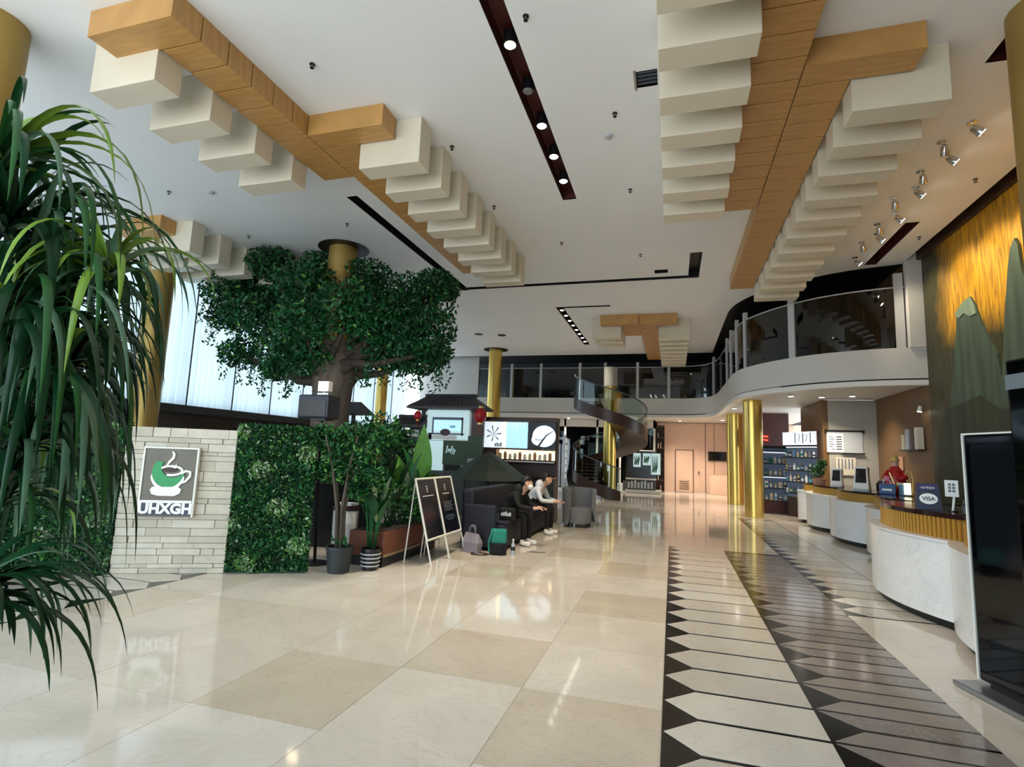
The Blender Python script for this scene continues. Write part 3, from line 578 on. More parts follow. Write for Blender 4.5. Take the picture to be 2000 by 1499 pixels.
# flood lamp and dark box on a pole in front of the tree
fl = thing('speaker_stand', 'slim black pole stand beside the green living wall', 'stand', (-4.72,6.62,0))
MB().lathe([(.2,0),(.2,.015),(.03,.03)], n=20).build('base', 'black_plastic', fl); MB().tube([(0,0,.02),(-.08,0,1.98)], .022, 10).build('pole', 'black_plastic', fl); B('plate', 'black_plastic', fl, -.2, .05, -.1, .1, 1.965, 1.985)
bx = thing('loudspeaker', 'dark blue-grey box loudspeaker on the slim pole', 'speaker', (-4.86,6.62,1.986))
MB().box(-.25,.25,-.14,.16,0,.34).build('cabinet', 'sign_dark', bx, bevel=.03); MB().box(-.22,.22,-.15,-.135,.03,.25).build('grille', 'black_plastic', bx)
lp = thing('flood_lamp', 'bright white flood lamp on the dark box shining at the tree', 'lamp', (-4.78,6.62,2.327))
MB().box(-.09,.09,-.05,.05,0,.03).build('foot', 'silver', lp); MB().box(-.09,.09,-.05,.05,.05,.2).build('housing', 'white_paint', lp, bevel=.01); MB().box(-.075,.075,-.055,-.049,.06,.19).build('lens', 'lit_warm', lp); MB().box(-.01,.01,-.02,.02,.03,.05).build('yoke', 'silver', lp)
spot('flood_spot', (-4.8,6.75,2.5), (-7.4,10.5,3.4), 160, (1,.95,.85), 60, .6, .06)
# ================================================================== FOREGROUND STRAPPY PLANT
PB = Vector((-2.85,1.15,0))
dp_ = thing('strappy_plant', 'tall foreground plant with long drooping strap leaves at left edge', 'plant', PB)
MB().lathe([(.2,0),(.27,.42),(.28,.45),(.25,.45),(.24,.4)], n=24).build('pot', 'pot_dark', dp_, smooth=True)
def strap(m_, h, az, el, L, w, stiff):
    d = Vector((math.cos(az)*math.cos(el), math.sin(az)*math.cos(el), math.sin(el))); p_ = Vector(h); side = Vector((-math.sin(az), math.cos(az), 0)); n = 12; vs = []; fs = []
    for j in range(n+1):
        t = j/n; ww = w*min(1, .45+t*3)*(1-t**2.5)*.5+.0005; nn = side.cross(d).normalized()
        vs += [p_-side*ww+nn*ww*.35, p_.copy(), p_+side*ww+nn*ww*.35]
        p_ = p_+d*(L/n); d = (d+Vector((0,0,-1))*stiff*(.3+1.1*t)).normalized(); side = (side+Vector((random.uniform(-.06,.06),random.uniform(-.06,.06),random.uniform(-.06,.06)))).normalized()
    tp = Vector(vs[-2])+PB-CP; w_ = tp.dot(fw); tx, ty = 1000+F*tp.dot(rt)/w_, 749.5-F*tp.dot(up)/w_
    if tx > 330 and ty > 640 or tx > 265 and ty > 820: return False      # keep the stone wall clear
    for j in range(n):
        for k in (0,1): fs.append((3*j+k,3*j+k+1,3*j+k+4,3*j+k+3))
    m_.add(vs, fs); return True
SM = ['strap_dark','strap_mid','strap_grey','strap_light']
# (pixel of the rosette, distance, leaves, length, kind): kind 1 = fresh light centre
heads = [(5,300,2.45,48,.72,1),(212,520,2.45,46,.50,1),(85,470,2.7,50,.85,0),(15,430,2.6,46,.95,0),(125,590,2.65,54,.75,0),(45,600,2.6,54,.9,0),(150,690,2.75,50,.62,0),(90,740,2.7,54,.75,0),(15,740,2.6,46,.9,0),(50,860,2.7,50,.7,0),(120,820,2.8,46,.55,0),(-10,640,2.5,40,.95,0),(10,960,2.7,40,.5,0),(-60,1145,2.3,90,.52,2)]
mass = MB(); nl = 0
for px, py, dist, n, LL, kind in heads:
    r_ = ray(px, py); h = CP+r_*(dist/math.hypot(r_.x, r_.y))-PB
    MB().tube([tuple(v) for v in catmull([Vector((random.uniform(-.08,.08),random.uniform(-.06,.06),.42)), Vector((h.x*.25,h.y*.3,.42+(h.z-.42)*.55)), h], 6)], .014, 8).build('stem', 'bark_dark', dp_, smooth='all')
    for i in range(n):
        az = i*2.399+random.uniform(-.3,.3); f_ = i/n; el = R(random.uniform(50,82) if f_ < .25 else random.uniform(5,60)); L = LL*random.uniform(.7,1.15)*(.62 if f_ < .25 else 1); stiff = random.uniform(.35,.75) if f_ > .25 else random.uniform(.2,.4)
        if kind == 2: el = R(random.uniform(10,55)); stiff = random.uniform(.3,.5)
        k = random.choices([0,1,2,3], [.55,.25,.18,.02] if kind == 0 else [.75,.15,.1,0] if kind == 2 else [.2,.35,.2,.25] if f_ > .4 else [.05,.3,.1,.55])[0]
        if i % 3 != 2 and nl < 300:
            m1 = MB()
            if strap(m1, h+Vector((0,0,-.005*(i%12))), az, el, L, random.uniform(.024,.04), stiff): m1.build('leaf', SM[k], dp_, smooth='all'); nl += 1
        else: mass.cur = k; strap(mass, h+Vector((0,0,-.005*(i%12))), az, el, L, random.uniform(.022,.036), stiff)
stuff(mass.build('leaf_mass', SM, dp_, smooth='all'))
# ================================================================== POTTED PLANTS AND PLANTER
def cloud(m_, c, r, n, size, mats=(0,0,1,1,2), asp=.45, droop=.4, sq=1.0):
    for i in range(n):
        d = Vector((random.gauss(0,1),random.gauss(0,1),random.gauss(0,1))).normalized()*(random.random()**.4); m_.cur = random.choice(mats)
        leaf_quad(m_, Vector(c)+Vector((d.x*r[0],d.y*r[1],d.z*r[2])), size, asp, droop)
def pot(name, t, r, h, mat='pot_dark'):
    MB().lathe([(r*.78,0),(r,h-.03),(r*1.06,h-.03),(r*1.06,h),(r*.94,h),(r*.92,h-.05),(.0,h-.05)], n=22, cap=False).build(name, mat, t, smooth=True)
    MB().lathe([(0,h-.045),(r*.9,h-.045)], n=18, cap=False).build('soil', 'soil', t)
ft = thing('potted_ficus', 'leafy ficus in a dark round pot right of the living wall', 'plant', (-4.13,6.30,0))
pot('pot', ft, .17, .33)
for i in range(5):
    a = i*1.4; MB().tube([(.04*math.cos(a),.04*math.sin(a),.28),(.05*math.cos(a)-.03,.05*math.sin(a),.8),(.18*math.cos(a)-.02,.16*math.sin(a),1.35),(.34*math.cos(a),.3*math.sin(a),1.75)], [.03,.024,.018,.008], 8).build('stem', 'bark', ft, smooth='all')
m_ = MB()
for px, py, r in ((650,860,.26),(690,850,.24),(720,880,.26),(640,920,.22),(690,925,.24),(735,930,.16),(665,890,.28),(750,850,.16),(628,845,.14),(700,960,.14)):
    q = yp(px,py,6.3)-Vector((-4.13,6.3,0)); cloud(m_, q, (r,r,r*.8), 420, .075)
stuff(m_.build('foliage', ['leaf_dark','leaf_mid','leaf_light'], ft))
m_ = MB()
for i in range(14): m_.cur = 1; leaf_quad(m_, Vector((random.uniform(-.13,.13),random.uniform(-.13,.0),.33+random.uniform(0,.1))), .1, .4)
stuff(m_.build('underplanting', ['leaf_dark','leaf_mid'], ft))
def big_leaf(parent, base, tip, w, mat, sag=.12, name='leaf'):
    base, tip = Vector(base), Vector(tip); d = tip-base; side = d.cross(Vector((0,0,1)));
    side = (Vector((1,0,0)) if side.length < .05 else side.normalized()); side = (side+Vector((random.uniform(-.3,.3),random.uniform(-.3,.3),0))).normalized(); nn = side.cross(d).normalized(); vs = []; fs = []; n = 9
    for j in range(n+1):
        t = j/n; c = base+d*t+Vector((0,0,-sag*t*t)); ww = w*math.sin(PI*min(1,.04+t*.96)**.75)*.5+.002
        vs += [c-side*ww+nn*ww*.3, c, c+side*ww+nn*ww*.3]
    for j in range(n):
        for k in (0,1): fs.append((3*j+k,3*j+k+1,3*j+k+4,3*j+k+3))
    return MB().add(vs, fs).build(name, mat, parent, smooth='all')
def paddle(t, n, h0, h1, spread, mats, w=.16):
    for i in range(n):
        a = random.uniform(0,6.28); h = random.uniform(h0,h1); s_ = random.uniform(.3,1)*spread; b = Vector((.05*math.cos(a),.05*math.sin(a),.3)); m1 = Vector((s_*.5*math.cos(a),s_*.5*math.sin(a),h*.62)); tp = Vector((s_*math.cos(a),s_*math.sin(a),h))
        MB().tube([b, b.lerp(m1,.6)+Vector((0,0,.03)), m1], [.014,.011,.007], 6).build('stalk', 'leaf_mid', t, smooth='all')
        big_leaf(t, m1, tp, w*random.uniform(.8,1.2), random.choice(mats))
st_ = thing('potted_paddle_plant', 'upright paddle-leaf plant in a small dark ribbed pot beside the planter', 'plant', (-3.86,6.62,0))
pot('pot', st_, .13, .28, 'black_plastic')
for i in range(4): MB().lathe([(.121+.004*i,.05+.05*i),(.127+.004*i,.06+.05*i),(.122+.004*i,.07+.05*i)], n=20, cap=False).build('rib', 'paper_grey', st_)
random.seed(21)
paddle(st_, 11, 1.0, 1.5, .32, ['leaf_mid','leaf_pale','leaf_mid','leaf_dark'], .1)
pl = thing('wood_planter', 'long reddish wooden planter box full of broad leaves beside the menu boards', 'planter', (-4.02,7.65,0))
MB().box(-.27,.27,-.9,.9,.14,.47).build('box', 'planter_wood', pl, bevel=.008); MB().box(-.24,.24,-.87,.87,.46,.475).build('soil', 'soil', pl)
MB().box(-.24,.24,-.86,.86,.0,.13).build('plinth', 'black_plastic', pl); B('trim', 'wood_pale', pl, .272,.285,-.9,.9,.14,.17)
for i in range(5):
    y = -.75+.37*i
    for j in range(8):
        a = random.uniform(0,6.28); h = random.uniform(.95,1.75); b = Vector((random.uniform(-.1,.1),y+random.uniform(-.1,.1),.47)); tp = b+Vector((.3*math.cos(a),.3*math.sin(a),h-.5)); mm = b.lerp(tp,.5)+Vector((0,0,.06))
        MB().tube([b,mm], [.013,.008], 6).build('stalk', 'leaf_dark', pl); big_leaf(pl, mm, tp, random.uniform(.12,.22), random.choice(['leaf_dark','leaf_mid','leaf_mid','leaf_light']))
big_leaf(pl, (-.1,.95-.0,1.0), (-.12,.95,2.05), .34, 'leaf_light', 0, 'banana_leaf'); MB().tube([(-.08,.8,.47),(-.1,.95,1.02)], .02, 8).build('stalk', 'leaf_mid', pl); big_leaf(pl, (.0,.5,1.0), (-.25,.42,1.72), .3, 'leaf_mid', .05, 'banana_leaf')
m_ = MB()
for i in range(7): cloud(m_, (random.uniform(-.2,.25),-.8+.27*i,.75+random.uniform(-.1,.3)), (.22,.2,.28), 230, .08)
stuff(m_.build('foliage', ['leaf_dark','leaf_mid','leaf_light'], pl))
bush = thing('leafy_bush', 'dense dark bush behind the ficus and the planter', 'plant', (-5.3,8.6,0)); pot('pot', bush, .3, .4, 'black_plastic')
MB().tube([(0,0,.35),(.05,0,1.0),(0,.1,1.6)], [.05,.04,.02], 8).build('trunk', 'bark_dark', bush); m_ = MB()
for px, py, r in ((610,1000,.2),(640,940,.45),(700,900,.5),(740,850,.45),(780,870,.4),(690,985,.45),(790,930,.3),(740,940,.4)):
    q = yp(px,py,8.6)-Vector((-5.3,8.6,0)); cloud(m_, q, (r,r,r), 420, .11)
stuff(m_.build('foliage', ['leaf_dark','leaf_mid','leaf_light'], bush))
# white bin behind the ficus
wb = thing('white_bin', 'white cylinder bin with dark lid between living wall and ficus pot', 'bin', (-4.55,7.03,0))
MB().lathe([(.17,0),(.18,.68),(.17,.70)], n=24).build('body', 'white_paint', wb, smooth=True); MB().lathe([(.19,.70),(.19,.74),(.12,.76)], n=24).build('lid', 'brown_dark', wb, smooth=True); B('tray', 'paper', wb, -.12,.14,-.1,.1,.765,.80)
# dark bar counter behind the plants
bc = thing('bar_counter', 'dark cafe bar counter behind the ficus and bin', 'counter', (-5.75,7.95,0)); B('body','lower_dark',bc,-.9,1.1,-.25,.25,0,1.0); B('worktop','brown_dark',bc,-.95,1.15,-.3,.3,1.0,1.05)
# ================================================================== MENU BOARDS
def board(label, y0, y1, lines):
    t = thing('menu_board', label, 'menu board', (-3.30,(y0+y1)/2,0)); w = (y1-y0)/2
    def P(s_, v): return Vector((-.24*(v-.32)/.87-0*0, s_*w, v))       # board plane leaning back
    def bar(name, a, b, r, mat): return MB().tube([a,b], r, 6).build(name, mat, t)
    n_ = Vector((.965,0,.26))
    f = [P(-1,.34),P(1,.34),P(1,1.18),P(-1,1.18)]
    pn = MB(); pn.add([q-n_*.012 for q in f]+[q+n_*.006 for q in f], [(3,2,1,0),(4,5,6,7),(0,1,5,4),(1,2,6,5),(2,3,7,6),(3,0,4,7)]); pn.build('panel', 'navy_board', t, fixn=True)
    for a, b in ((0,1),(1,2),(2,3),(3,0)): bar('frame', f[a]+n_*.006, f[b]+n_*.006, .016, 'white_frame')
    for s_ in (-1,1):
        bar('leg', P(s_,.34), Vector((.09,s_*w,0.0)), .012, 'white_frame'); bar('leg', P(s_*.85,1.16)-n_*.02, Vector((-.36,s_*w*.85,0)), .01, 'white_frame')
    for v, l in lines:
        c = P(0,v)+n_*.008; MB().add([c+Vector((0,-l*w,-.008)),c+Vector((0,l*w,-.008)),c+Vector((-.004,l*w,.008)),c+Vector((-.004,-l*w,.008))],[(0,1,2,3)]).build('text_line','print_white' if v > .9 else 'ink_soft',t)
    for dz in (1.02,.985,.95):
        c = P(0,dz+.04)+n_*.009; MB().add([c+Vector((0,-.02,-.012)),c+Vector((0,.02,-.012)),c+Vector((-.006,.02,.012)),c+Vector((-.006,-.02,.012))],[(0,1,2,3)]).build('heading','print_white',t)
    return t
M('navy_board', (10,13,24), .16)
board('white-framed dark menu board nearest the viewer, left of the pair', 7.15, 7.78, [(.93,.6)])
board('white-framed dark menu board on the right, nearer the bags', 7.80, 8.43, [(.93,.4),(.80,.55),(.77,.5),(.74,.6),(.71,.45),(.68,.55),(.60,.5),(.57,.6),(.54,.4)])
# ================================================================== SOFA, BAGS
sf = thing('navy_sofa', 'long dark navy bench sofa with people sitting on it', 'sofa', (-3.0,10.4,0))
MB().box(-.34,.36,-1.65,1.7,.06,.42).build('base','navy',sf,bevel=.03); MB().box(-.42,-.2,-1.7,1.75,.06,.98).build('backrest','navy',sf,bevel=.05); MB().box(-.36,.22,-1.78,-1.66,.06,.74).build('armrest','navy',sf,bevel=.04); MB().box(-.22,.38,-1.62,0,.42,.47).build('seat_cushion','navy',sf,bevel=.03); MB().box(-.22,.38,.02,1.66,.42,.47).build('seat_cushion','navy',sf,bevel=.03)
for y in (-1.5,1.5): B('foot','black_plastic',sf,-.3,.3,y-.04,y+.04,0,.06)
def handbag():
    t = thing('lilac_shopping_bag', 'grey lilac carrier bag with two handles against the sofa end', 'bag', (-3.10,8.44,0), R(-20))
    m_ = MB(); m_.add([(-.15,-.06,0),(.15,-.06,0),(.15,.06,0),(-.15,.06,0),(-.17,-.07,.16),(.17,-.07,.16),(.17,.07,.16),(-.17,.07,.16),(-.13,-.012,.31),(.13,-.012,.30),(.13,.012,.30),(-.13,.012,.31)],
        [(3,2,1,0),(0,1,5,4),(1,2,6,5),(2,3,7,6),(3,0,4,7),(4,5,9,8),(5,6,10,9),(6,7,11,10),(7,4,8,11),(8,9,10,11)]); m_.build('body','lilac_bag',t,bevel=.008)
    for y in (-.012,.012): MB().tube([(-.06,y,.30),(-.055,y*1.5,.38),(-.02,y*2,.425),(.02,y*2,.425),(.055,y*1.5,.38),(.06,y,.30)], .007, 6).build('handle','lilac_bag',t,smooth='all')
handbag()
tb = thing('teal_backpack', 'small teal and black backpack on the floor by the sofa', 'bag', (-2.66,8.46,0), R(15))
MB().box(-.13,.13,-.07,.08,.17,.40).build('top','teal',tb,bevel=.04); MB().box(-.135,.135,-.08,.09,.0,.19).build('bottom','black_cloth',tb,bevel=.03)
MB().tube([(-.1,-.07,.36),(-.15,-.12,.22),(-.14,-.1,.06)], .014, 6).build('strap','teal',tb); MB().box(-.08,.08,-.1,-.075,.03,.15).build('pocket','black_cloth',tb,bevel=.012); MB().tube([(-.04,0,.39),(0,0,.44),(.04,0,.39)],.008,6).build('grab_handle','black_cloth',tb)
for x in (-.07,.07): B('buckle_strap','black_cloth',tb,x-.015,x+.015,-.1,-.08,.0,.12)
cb = tag(MB().tube([Vector((.13*math.cos(a*PI/9),.09*math.sin(a*PI/9),.012)) for a in range(19)], .01, 6).build('coiled_strap','brown_dark',smooth='all',loc=(-2.93,8.32,0)), 'thin brown loop of strap lying on the floor by the bags', 'strap')
bt = thing('water_bottle', 'clear bottle with dark label standing by the teal backpack', 'bottle', (-2.44,8.55,0)); MB().lathe([(.033,0),(.035,.02),(.034,.15),(.014,.2),(.014,.22)], n=14).build('body','paper_grey',bt,smooth=True); MB().lathe([(.036,.07),(.036,.13)], n=14).build('label','black_plastic',bt); MB().lathe([(.016,.22),(.016,.245)], n=10).build('cap','white_paint',bt)
tag(MB().prism([(0,0),(.16,.02),(.3,.07),(.28,.09),(.13,.06),(0,.03)],0,.006).build('floor_strap','black_plastic',loc=(-2.3,8.9,0)), 'dark thin strip lying on the shiny floor by the white shoes', 'strip')
# ================================================================== PEOPLE
def skinmesh(name, J, E_, parent, mats, region, sub=2):
    names = list(J); me = bpy.data.meshes.new(name); me.from_pydata([J[k][:3] for k in names], [(names.index(a),names.index(b)) for a,b in E_], [])
    o = bpy.data.objects.new(name, me); COL.objects.link(o); sk = o.modifiers.new('s','SKIN'); sk.use_smooth_shade = True
    for i, k in enumerate(names): r = J[k][3]; me.skin_vertices[0].data[i].radius = r if isinstance(r,(tuple,list)) else (r,r); me.skin_vertices[0].data[i].use_root = (i == 0)
    ss = o.modifiers.new('u','SUBSURF'); ss.levels = ss.render_levels = sub
    dg = bpy.context.evaluated_depsgraph_get(); me2 = bpy.data.meshes.new_from_object(o.evaluated_get(dg)); bpy.data.objects.remove(o); me2.name = name
    me2.materials.clear()
    for m_ in mats: me2.materials.append(MATS[m_])
    segs = [(Vector(J[a][:3]),Vector(J[b][:3]),region.get((a,b),0)) for a,b in E_]
    for pl_ in me2.polygons:
        c = pl_.center; best = None
        for a, b, ri in segs:
            d = b-a; t = max(0,min(1,(c-a).dot(d)/max(d.length_squared,1e-9))); ds = (c-(a+d*t)).length
            if best is None or ds < best[0]: best = (ds,ri)
        pl_.material_index = best[1]; pl_.use_smooth = True
    o2 = bpy.data.objects.new(name, me2); COL.objects.link(o2); o2.parent = parent; return o2
def person(label, loc, rz, top, legs, hair_hood, lean, mask, hood):
    """seated figure facing local +x, origin on the floor under the hips; materials: 0 skin 1 top 2 legs 3 shoes"""
    t = thing('person', label, 'person', loc, rz); sh = .98-lean*.16; fx = lean*.42
    J = {'pelvis':(0,0,.58,(.14,.15)),'belly':(fx*.35,0,.74,(.13,.15)),'chest':(fx*.75,0,.9,(.13,.17)),'neck0':(fx,0,sh+.06,(.07,.08)),'neck':(fx+.05,0,sh+.11,(.05,.05)),'head0':(fx+.11,0,sh+.15,(.075,.075)),'head1':(fx+.13,0,sh+.23,(.095,.088)),'head2':(fx+.10,0,sh+.30,(.08,.075)),'nose':(fx+.225,0,sh+.185,.014)}
    E_ = [('pelvis','belly'),('belly','chest'),('chest','neck0'),('neck0','neck'),('neck','head0'),('head0','head1'),('head1','head2'),('head1','nose')]
    reg = {('pelvis','belly'):1,('belly','chest'):1,('chest','neck0'):1}
    for s_, k in ((1,'l'),(-1,'r')):
        J.update({'sh'+k:(fx*.95,s_*.18,sh-.0,(.065,.065)),'el'+k:(fx+.08,s_*.23,.68,(.05,.05)),'wr'+k:(fx+.30,s_*.10,.66,(.033,.033)),'pa'+k:(fx+.38,s_*.07,.665,(.034,.02)),
                  'hip'+k:(.05,s_*.09,.56,(.095,.095)),'kn'+k:(.46,s_*.12,.54,(.068,.068)),'an'+k:(.44,s_*.12,.11,(.045,.045)),'he'+k:(.41,s_*.12,.05,(.045,.045)),'to'+k:(.60,s_*.13,.042,(.04,.045))})
        E_ += [('chest','sh'+k),('sh'+k,'el'+k),('el'+k,'wr'+k),('wr'+k,'pa'+k),('pelvis','hip'+k),('hip'+k,'kn'+k),('kn'+k,'an'+k),('an'+k,'he'+k),('he'+k,'to'+k)]
        reg.update({('chest','sh'+k):1,('sh'+k,'el'+k):1,('el'+k,'wr'+k):1,('pelvis','hip'+k):2,('hip'+k,'kn'+k):2,('kn'+k,'an'+k):2,('an'+k,'he'+k):3,('he'+k,'to'+k):3})
        for i in range(4):
            a = 'f%d%s' % (i,k); dy = s_*(.028-.018*i); L = (.055,.065,.06,.048)[i]
            J[a+'0'] = (fx+.42,s_*.07+dy,.665,.009); J[a+'1'] = (fx+.42+L*.6,s_*.07+dy,.655,.0085); J[a+'2'] = (fx+.42+L,s_*.07+dy*.9,.632,.007); E_ += [('pa'+k,a+'0'),(a+'0',a+'1'),(a+'1',a+'2')]
        J['th0'+k] = (fx+.39,s_*.07-s_*.035,.675,.010); J['th1'+k] = (fx+.43,s_*.07-s_*.05,.675,.008); E_ += [('pa'+k,'th0'+k),('th0'+k,'th1'+k)]
        J['ear'+k] = (fx+.12,s_*.088,sh+.2,.014); E_.append(('head1','ear'+k))
    skinmesh('body', J, E_, t, ['skin',top,legs,'shoe_white'], reg)
    hm = MB(); hm.ball((fx+.095,0,sh+.255), (.112,.104,.105), 14, 8); h = hm.build('hair','hair',t,smooth='all')
    me = h.data
    for v in me.vertices:                     # open the face side
        if v.co.x > fx+.14 and v.co.z < sh+.26: v.co.x = fx+.13
    for s_ in (-1,1): MB().ball((fx+.213,s_*.032,sh+.222), (.008,.012,.007), 8, 5).build('eye','hair',t)
    MB().ball((fx+.20,0,sh+.145),(.012,.026,.006),8,5).build('mouth','terracotta',t)
    if mask: MB().ball((fx+.185,0,sh+.16),(.05,.068,.052),12,8).build('face_mask','shoe_white',t,smooth='all')
    if hood: MB().ball((fx-.03,0,sh+.10),(.10,.14,.11),14,8).build('hood',top,t,smooth='all')
    MB().box(fx+.40,fx+.46,-.035,.04,.665,.675).build('phone','black_plastic',t)
    return t
person('person in black clothes and white face mask bending forward on the sofa, white shoes', (-2.92,9.62,0), R(-12), 'black_cloth', 'black_cloth', 0, .75, True, True)
person('person in white hoodie with dark hair looking down on the sofa', (-2.86,11.15,0), R(-8), 'hoodie', 'black_cloth', 0, .62, False, True)
prn = thing('printed_bag', 'black bag with white lettering lying on the sofa beside the masked person', 'bag', (-2.72,9.12,.471)); MB().box(-.13,.13,-.1,.08,0,.2).build('body','black_cloth',prn,bevel=.03)
for i in range(5): B('print_mark','print_white',prn,-.09+.037*i,-.062+.037*i,-.106,-.099,.07,.07+.05+.012*(i%3))
gc = thing('grey_tub_chair', 'grey rounded tub chair behind the person in the white hoodie', 'chair', (-2.05,12.62,0))
m_ = MB(); vs=[]; fs=[]; n=18
for j in range(n+1):
    a = R(20+220*j/n)
    for r, z in ((.38,.1),(.40,.86),(.30,.88),(.29,.40)): vs.append((r*math.cos(a), r*math.sin(a), z))
for j in range(n):
    for i in range(4): k = (i+1)%4; fs.append((4*j+i,4*j+4+i,4*j+4+k,4*j+k))
fs += [(0,1,2,3),tuple(range(4*n,4*n+4))[::-1]]; M('grey_cloth',(118,120,122),.8,var=.08,scale=12,bump=.15); m_.add(vs,fs).build('shell','grey_cloth',gc,smooth=True,fixn=True); MB().lathe([(.28,.1),(.29,.40),(.27,.44)],n=20).build('seat','grey_cloth',gc,smooth=True)
for x,y in ((.2,.2),(-.2,.2),(.2,-.2),(-.2,-.2)): MB().lathe([(.02,0),(.025,.1)],c=(x,y,0),n=8).build('leg','black_plastic',gc)
# ================================================================== STALLS
ds = thing('display_post', 'pale silver display post with small hooks beside the snack stall', 'stand', (-2.5,12.95,0)); MB().box(-.04,.04,-.03,.03,0,2.1).build('post','paper_grey',ds,bevel=.008); MB().lathe([(.16,0),(.16,.02)],n=20).build('base','silver',ds)
for i in range(6): MB().box(.03,.075,-.05,.0,1.05+.17*i,1.17+.17*i).build('tag','paper',ds)
sn = thing('snack_stall', 'snack stall with three glowing picture panels above a dark counter', 'stall', (-3.75,13.3,0))
B('counter','counter_green',sn,-.82,1.05,-.55,-.05,0,1.02,bevel=.02); B('worktop','counter_top',sn,-.84,1.0,-.6,0,1.02,1.06); B('back_panel','brown_dark',sn,-.95,.98,.2,.3,0,1.7); B('canopy','brown_dark',sn,-.98,1.0,-.1,.3,2.42,2.52)
for x in (-.93,.96): B('upright','brown_dark',sn,x-.03,x+.03,.1,.3,0,2.45)
lb = [(-.92,-.40,'lit_white'),(-.39,.24,'lit_blue'),(.25,.96,'ink')]
for i,(a,b,mt) in enumerate(lb):
    o = B('light_panel','lit_white' if i==0 else mt,sn,a,b,-.05,.05,1.74,2.40)
    if i == 0:
        for j in range(7): an = j*.9; MB().plate(stroke([(a+.26,2.08),(a+.26+.2*math.cos(an),2.1+.2*math.sin(an))],[.004,.035]),-.056,-.05).build('drawn_petal','ink_soft',o)
        for j in range(4): B('drawn_jar','ink',o,a+.3+.05*j,a+.33+.05*j,-.056,-.05,1.77,1.85+.02*(j%2))
    if i == 1:
        B('yellow_stripe','lit_warm_soft',o,a,a+.06,-.056,-.05,1.74,2.4)
        for j in range(5): MB().plate(stroke([(a+.15+.1*j,2.4),(a+.13+.1*j,2.4-.12-.05*(j%3))],[.03,.006]),-.056,-.05).build('drip','lit_white',o)
    if i == 2:
        MB().plate(ellipse(a+.42,2.06,.30,.27,0,360,28),-.056,-.05).build('bun_picture','lit_white',o); MB().plate(ellipse(a+.30,1.97,.2,.15,0,360,20),-.062,-.056).build('bun_picture','lit_white',o); MB().plate(stroke([(a+.28,1.80),(a+.48,2.08),(a+.66,2.2)],[.05,.03,.01]),-.066,-.062).build('shade_line','ink',o)
        text('lettering','Royal',.09,'ink',o,(a+.3,-.066,1.97),depth=.002)
B('shelf_back','lit_warm_soft',sn,-.55,.94,.14,.16,1.46,1.70); B('shelf_board','brown_dark',sn,-.9,.96,-.1,.18,1.42,1.46); B('shelf_board','brown_dark',sn,-.9,.96,-.1,.18,1.70,1.735); B('shelf_sign','maroon',sn,-.9,-.56,-.08,.1,1.46,1.70)
B('price_rail','white_paint',sn,-.84,.96,-.12,-.1,1.40,1.425)
for i in range(11):
    k = i % 3; x = -.48+.13*i; y = 13.3+.02
    t = thing('pastry_jar', 'small jar or pastry pack on the lit snack stall shelf', 'jar', (-3.75+x,y,1.461), 0, 'packs on the snack stall shelf'); h = (.13,.17,.11)[k]
    MB().lathe([(.04,0),(.045,h*.7),(.03,h)],n=10).build('body',['cream_block','terracotta','paper'][k],t,smooth=True); MB().lathe([(.032,h),(.032,h+.02)],n=10).build('lid',['brown_dark','gold_pin','brown_dark'][k],t)
for r_ in range(3):
    for j in range(4): B('white_mark','print_white',sn,-.14+.055*j+.01*r_,-.10+.055*j+.01*r_,-.558,-.55,.80-.07*r_,.845-.07*r_)
# chinese style stall
ch = thing('roofed_stall', 'market stall with dark tiled roofs, pale picture board and dark sign post', 'stall', (-5.6,13.05,0))
def troof(x0,x1,z0,h,inset,dep=.5):
    m_ = MB(); m_.add([(x0,-dep,z0),(x1,-dep,z0),(x1,dep,z0),(x0,dep,z0),(x0+inset,-.05,z0+h),(x1-inset,-.05,z0+h),(x1-inset,.05,z0+h),(x0+inset,.05,z0+h),(x0,-dep,z0-.05),(x1,-dep,z0-.05),(x1,dep,z0-.05),(x0,dep,z0-.05)],
       [(0,1,5,4),(1,2,6,5),(2,3,7,6),(3,0,4,7),(4,5,6,7),(8,11,10,9),(0,8,9,1),(1,9,10,2),(2,10,11,3),(3,11,8,0)]); rf = m_.build('roof','roof_tile',ch,fixn=True)
    n = int((x1-x0)/.11)
    for i in range(n):
        x = x0+.06+.11*i; xt = x0+inset+(x1-x0-2*inset)*(i+.5)/n; MB().tube([(x,-dep,z0+.01),(xt,-.05,z0+h+.01)],.022,6).build('tile_rib','roof_tile',rf)
    MB().tube([(x0+inset-.05,0,z0+h+.04),(x1-inset+.05,0,z0+h+.04)],.05,8).build('ridge','roof_tile',rf)
troof(-.98,1.06,2.72,.28,.35); troof(-1.5,-.55,2.24,.2,.12,.4)
for x in (-.72,.95): B('post','black_plastic',ch,x-.04,x+.04,-.04,.04,0,2.7)
pb = B('picture_board','lit_cyan',ch,-.55,.62,-.12,-.06,1.87,2.66)
pts_ = [((-.40,.46,2.40,2.47),'ink_soft'),((-.40,-.36,2.05,2.4),'ink_soft'),((.42,.46,2.0,2.47),'ink'),((-.34,.40,2.12,2.40),'lit_blue'),((-.5,.5,2.02,2.06),'ink_soft'),((-.5,-.4,1.88,2.05),'ink_soft'),((-.48,.3,1.9,2.01),'paper'),((.1,.25,2.2,2.26),'ink_soft')]
for (a,b,c,d),mt in pts_: B('picture_shape',mt,pb,a,b,-.128,-.12,c,d)
MB().plate(ellipse(-.02,2.08,.14,.09,0,360,20),-.14,-.128).build('dark_oval','brown_dark',pb)
vs_ = B('sign_post','sign_dark',ch,-1.06,-.70,-.1,-.02,1.18,2.22)
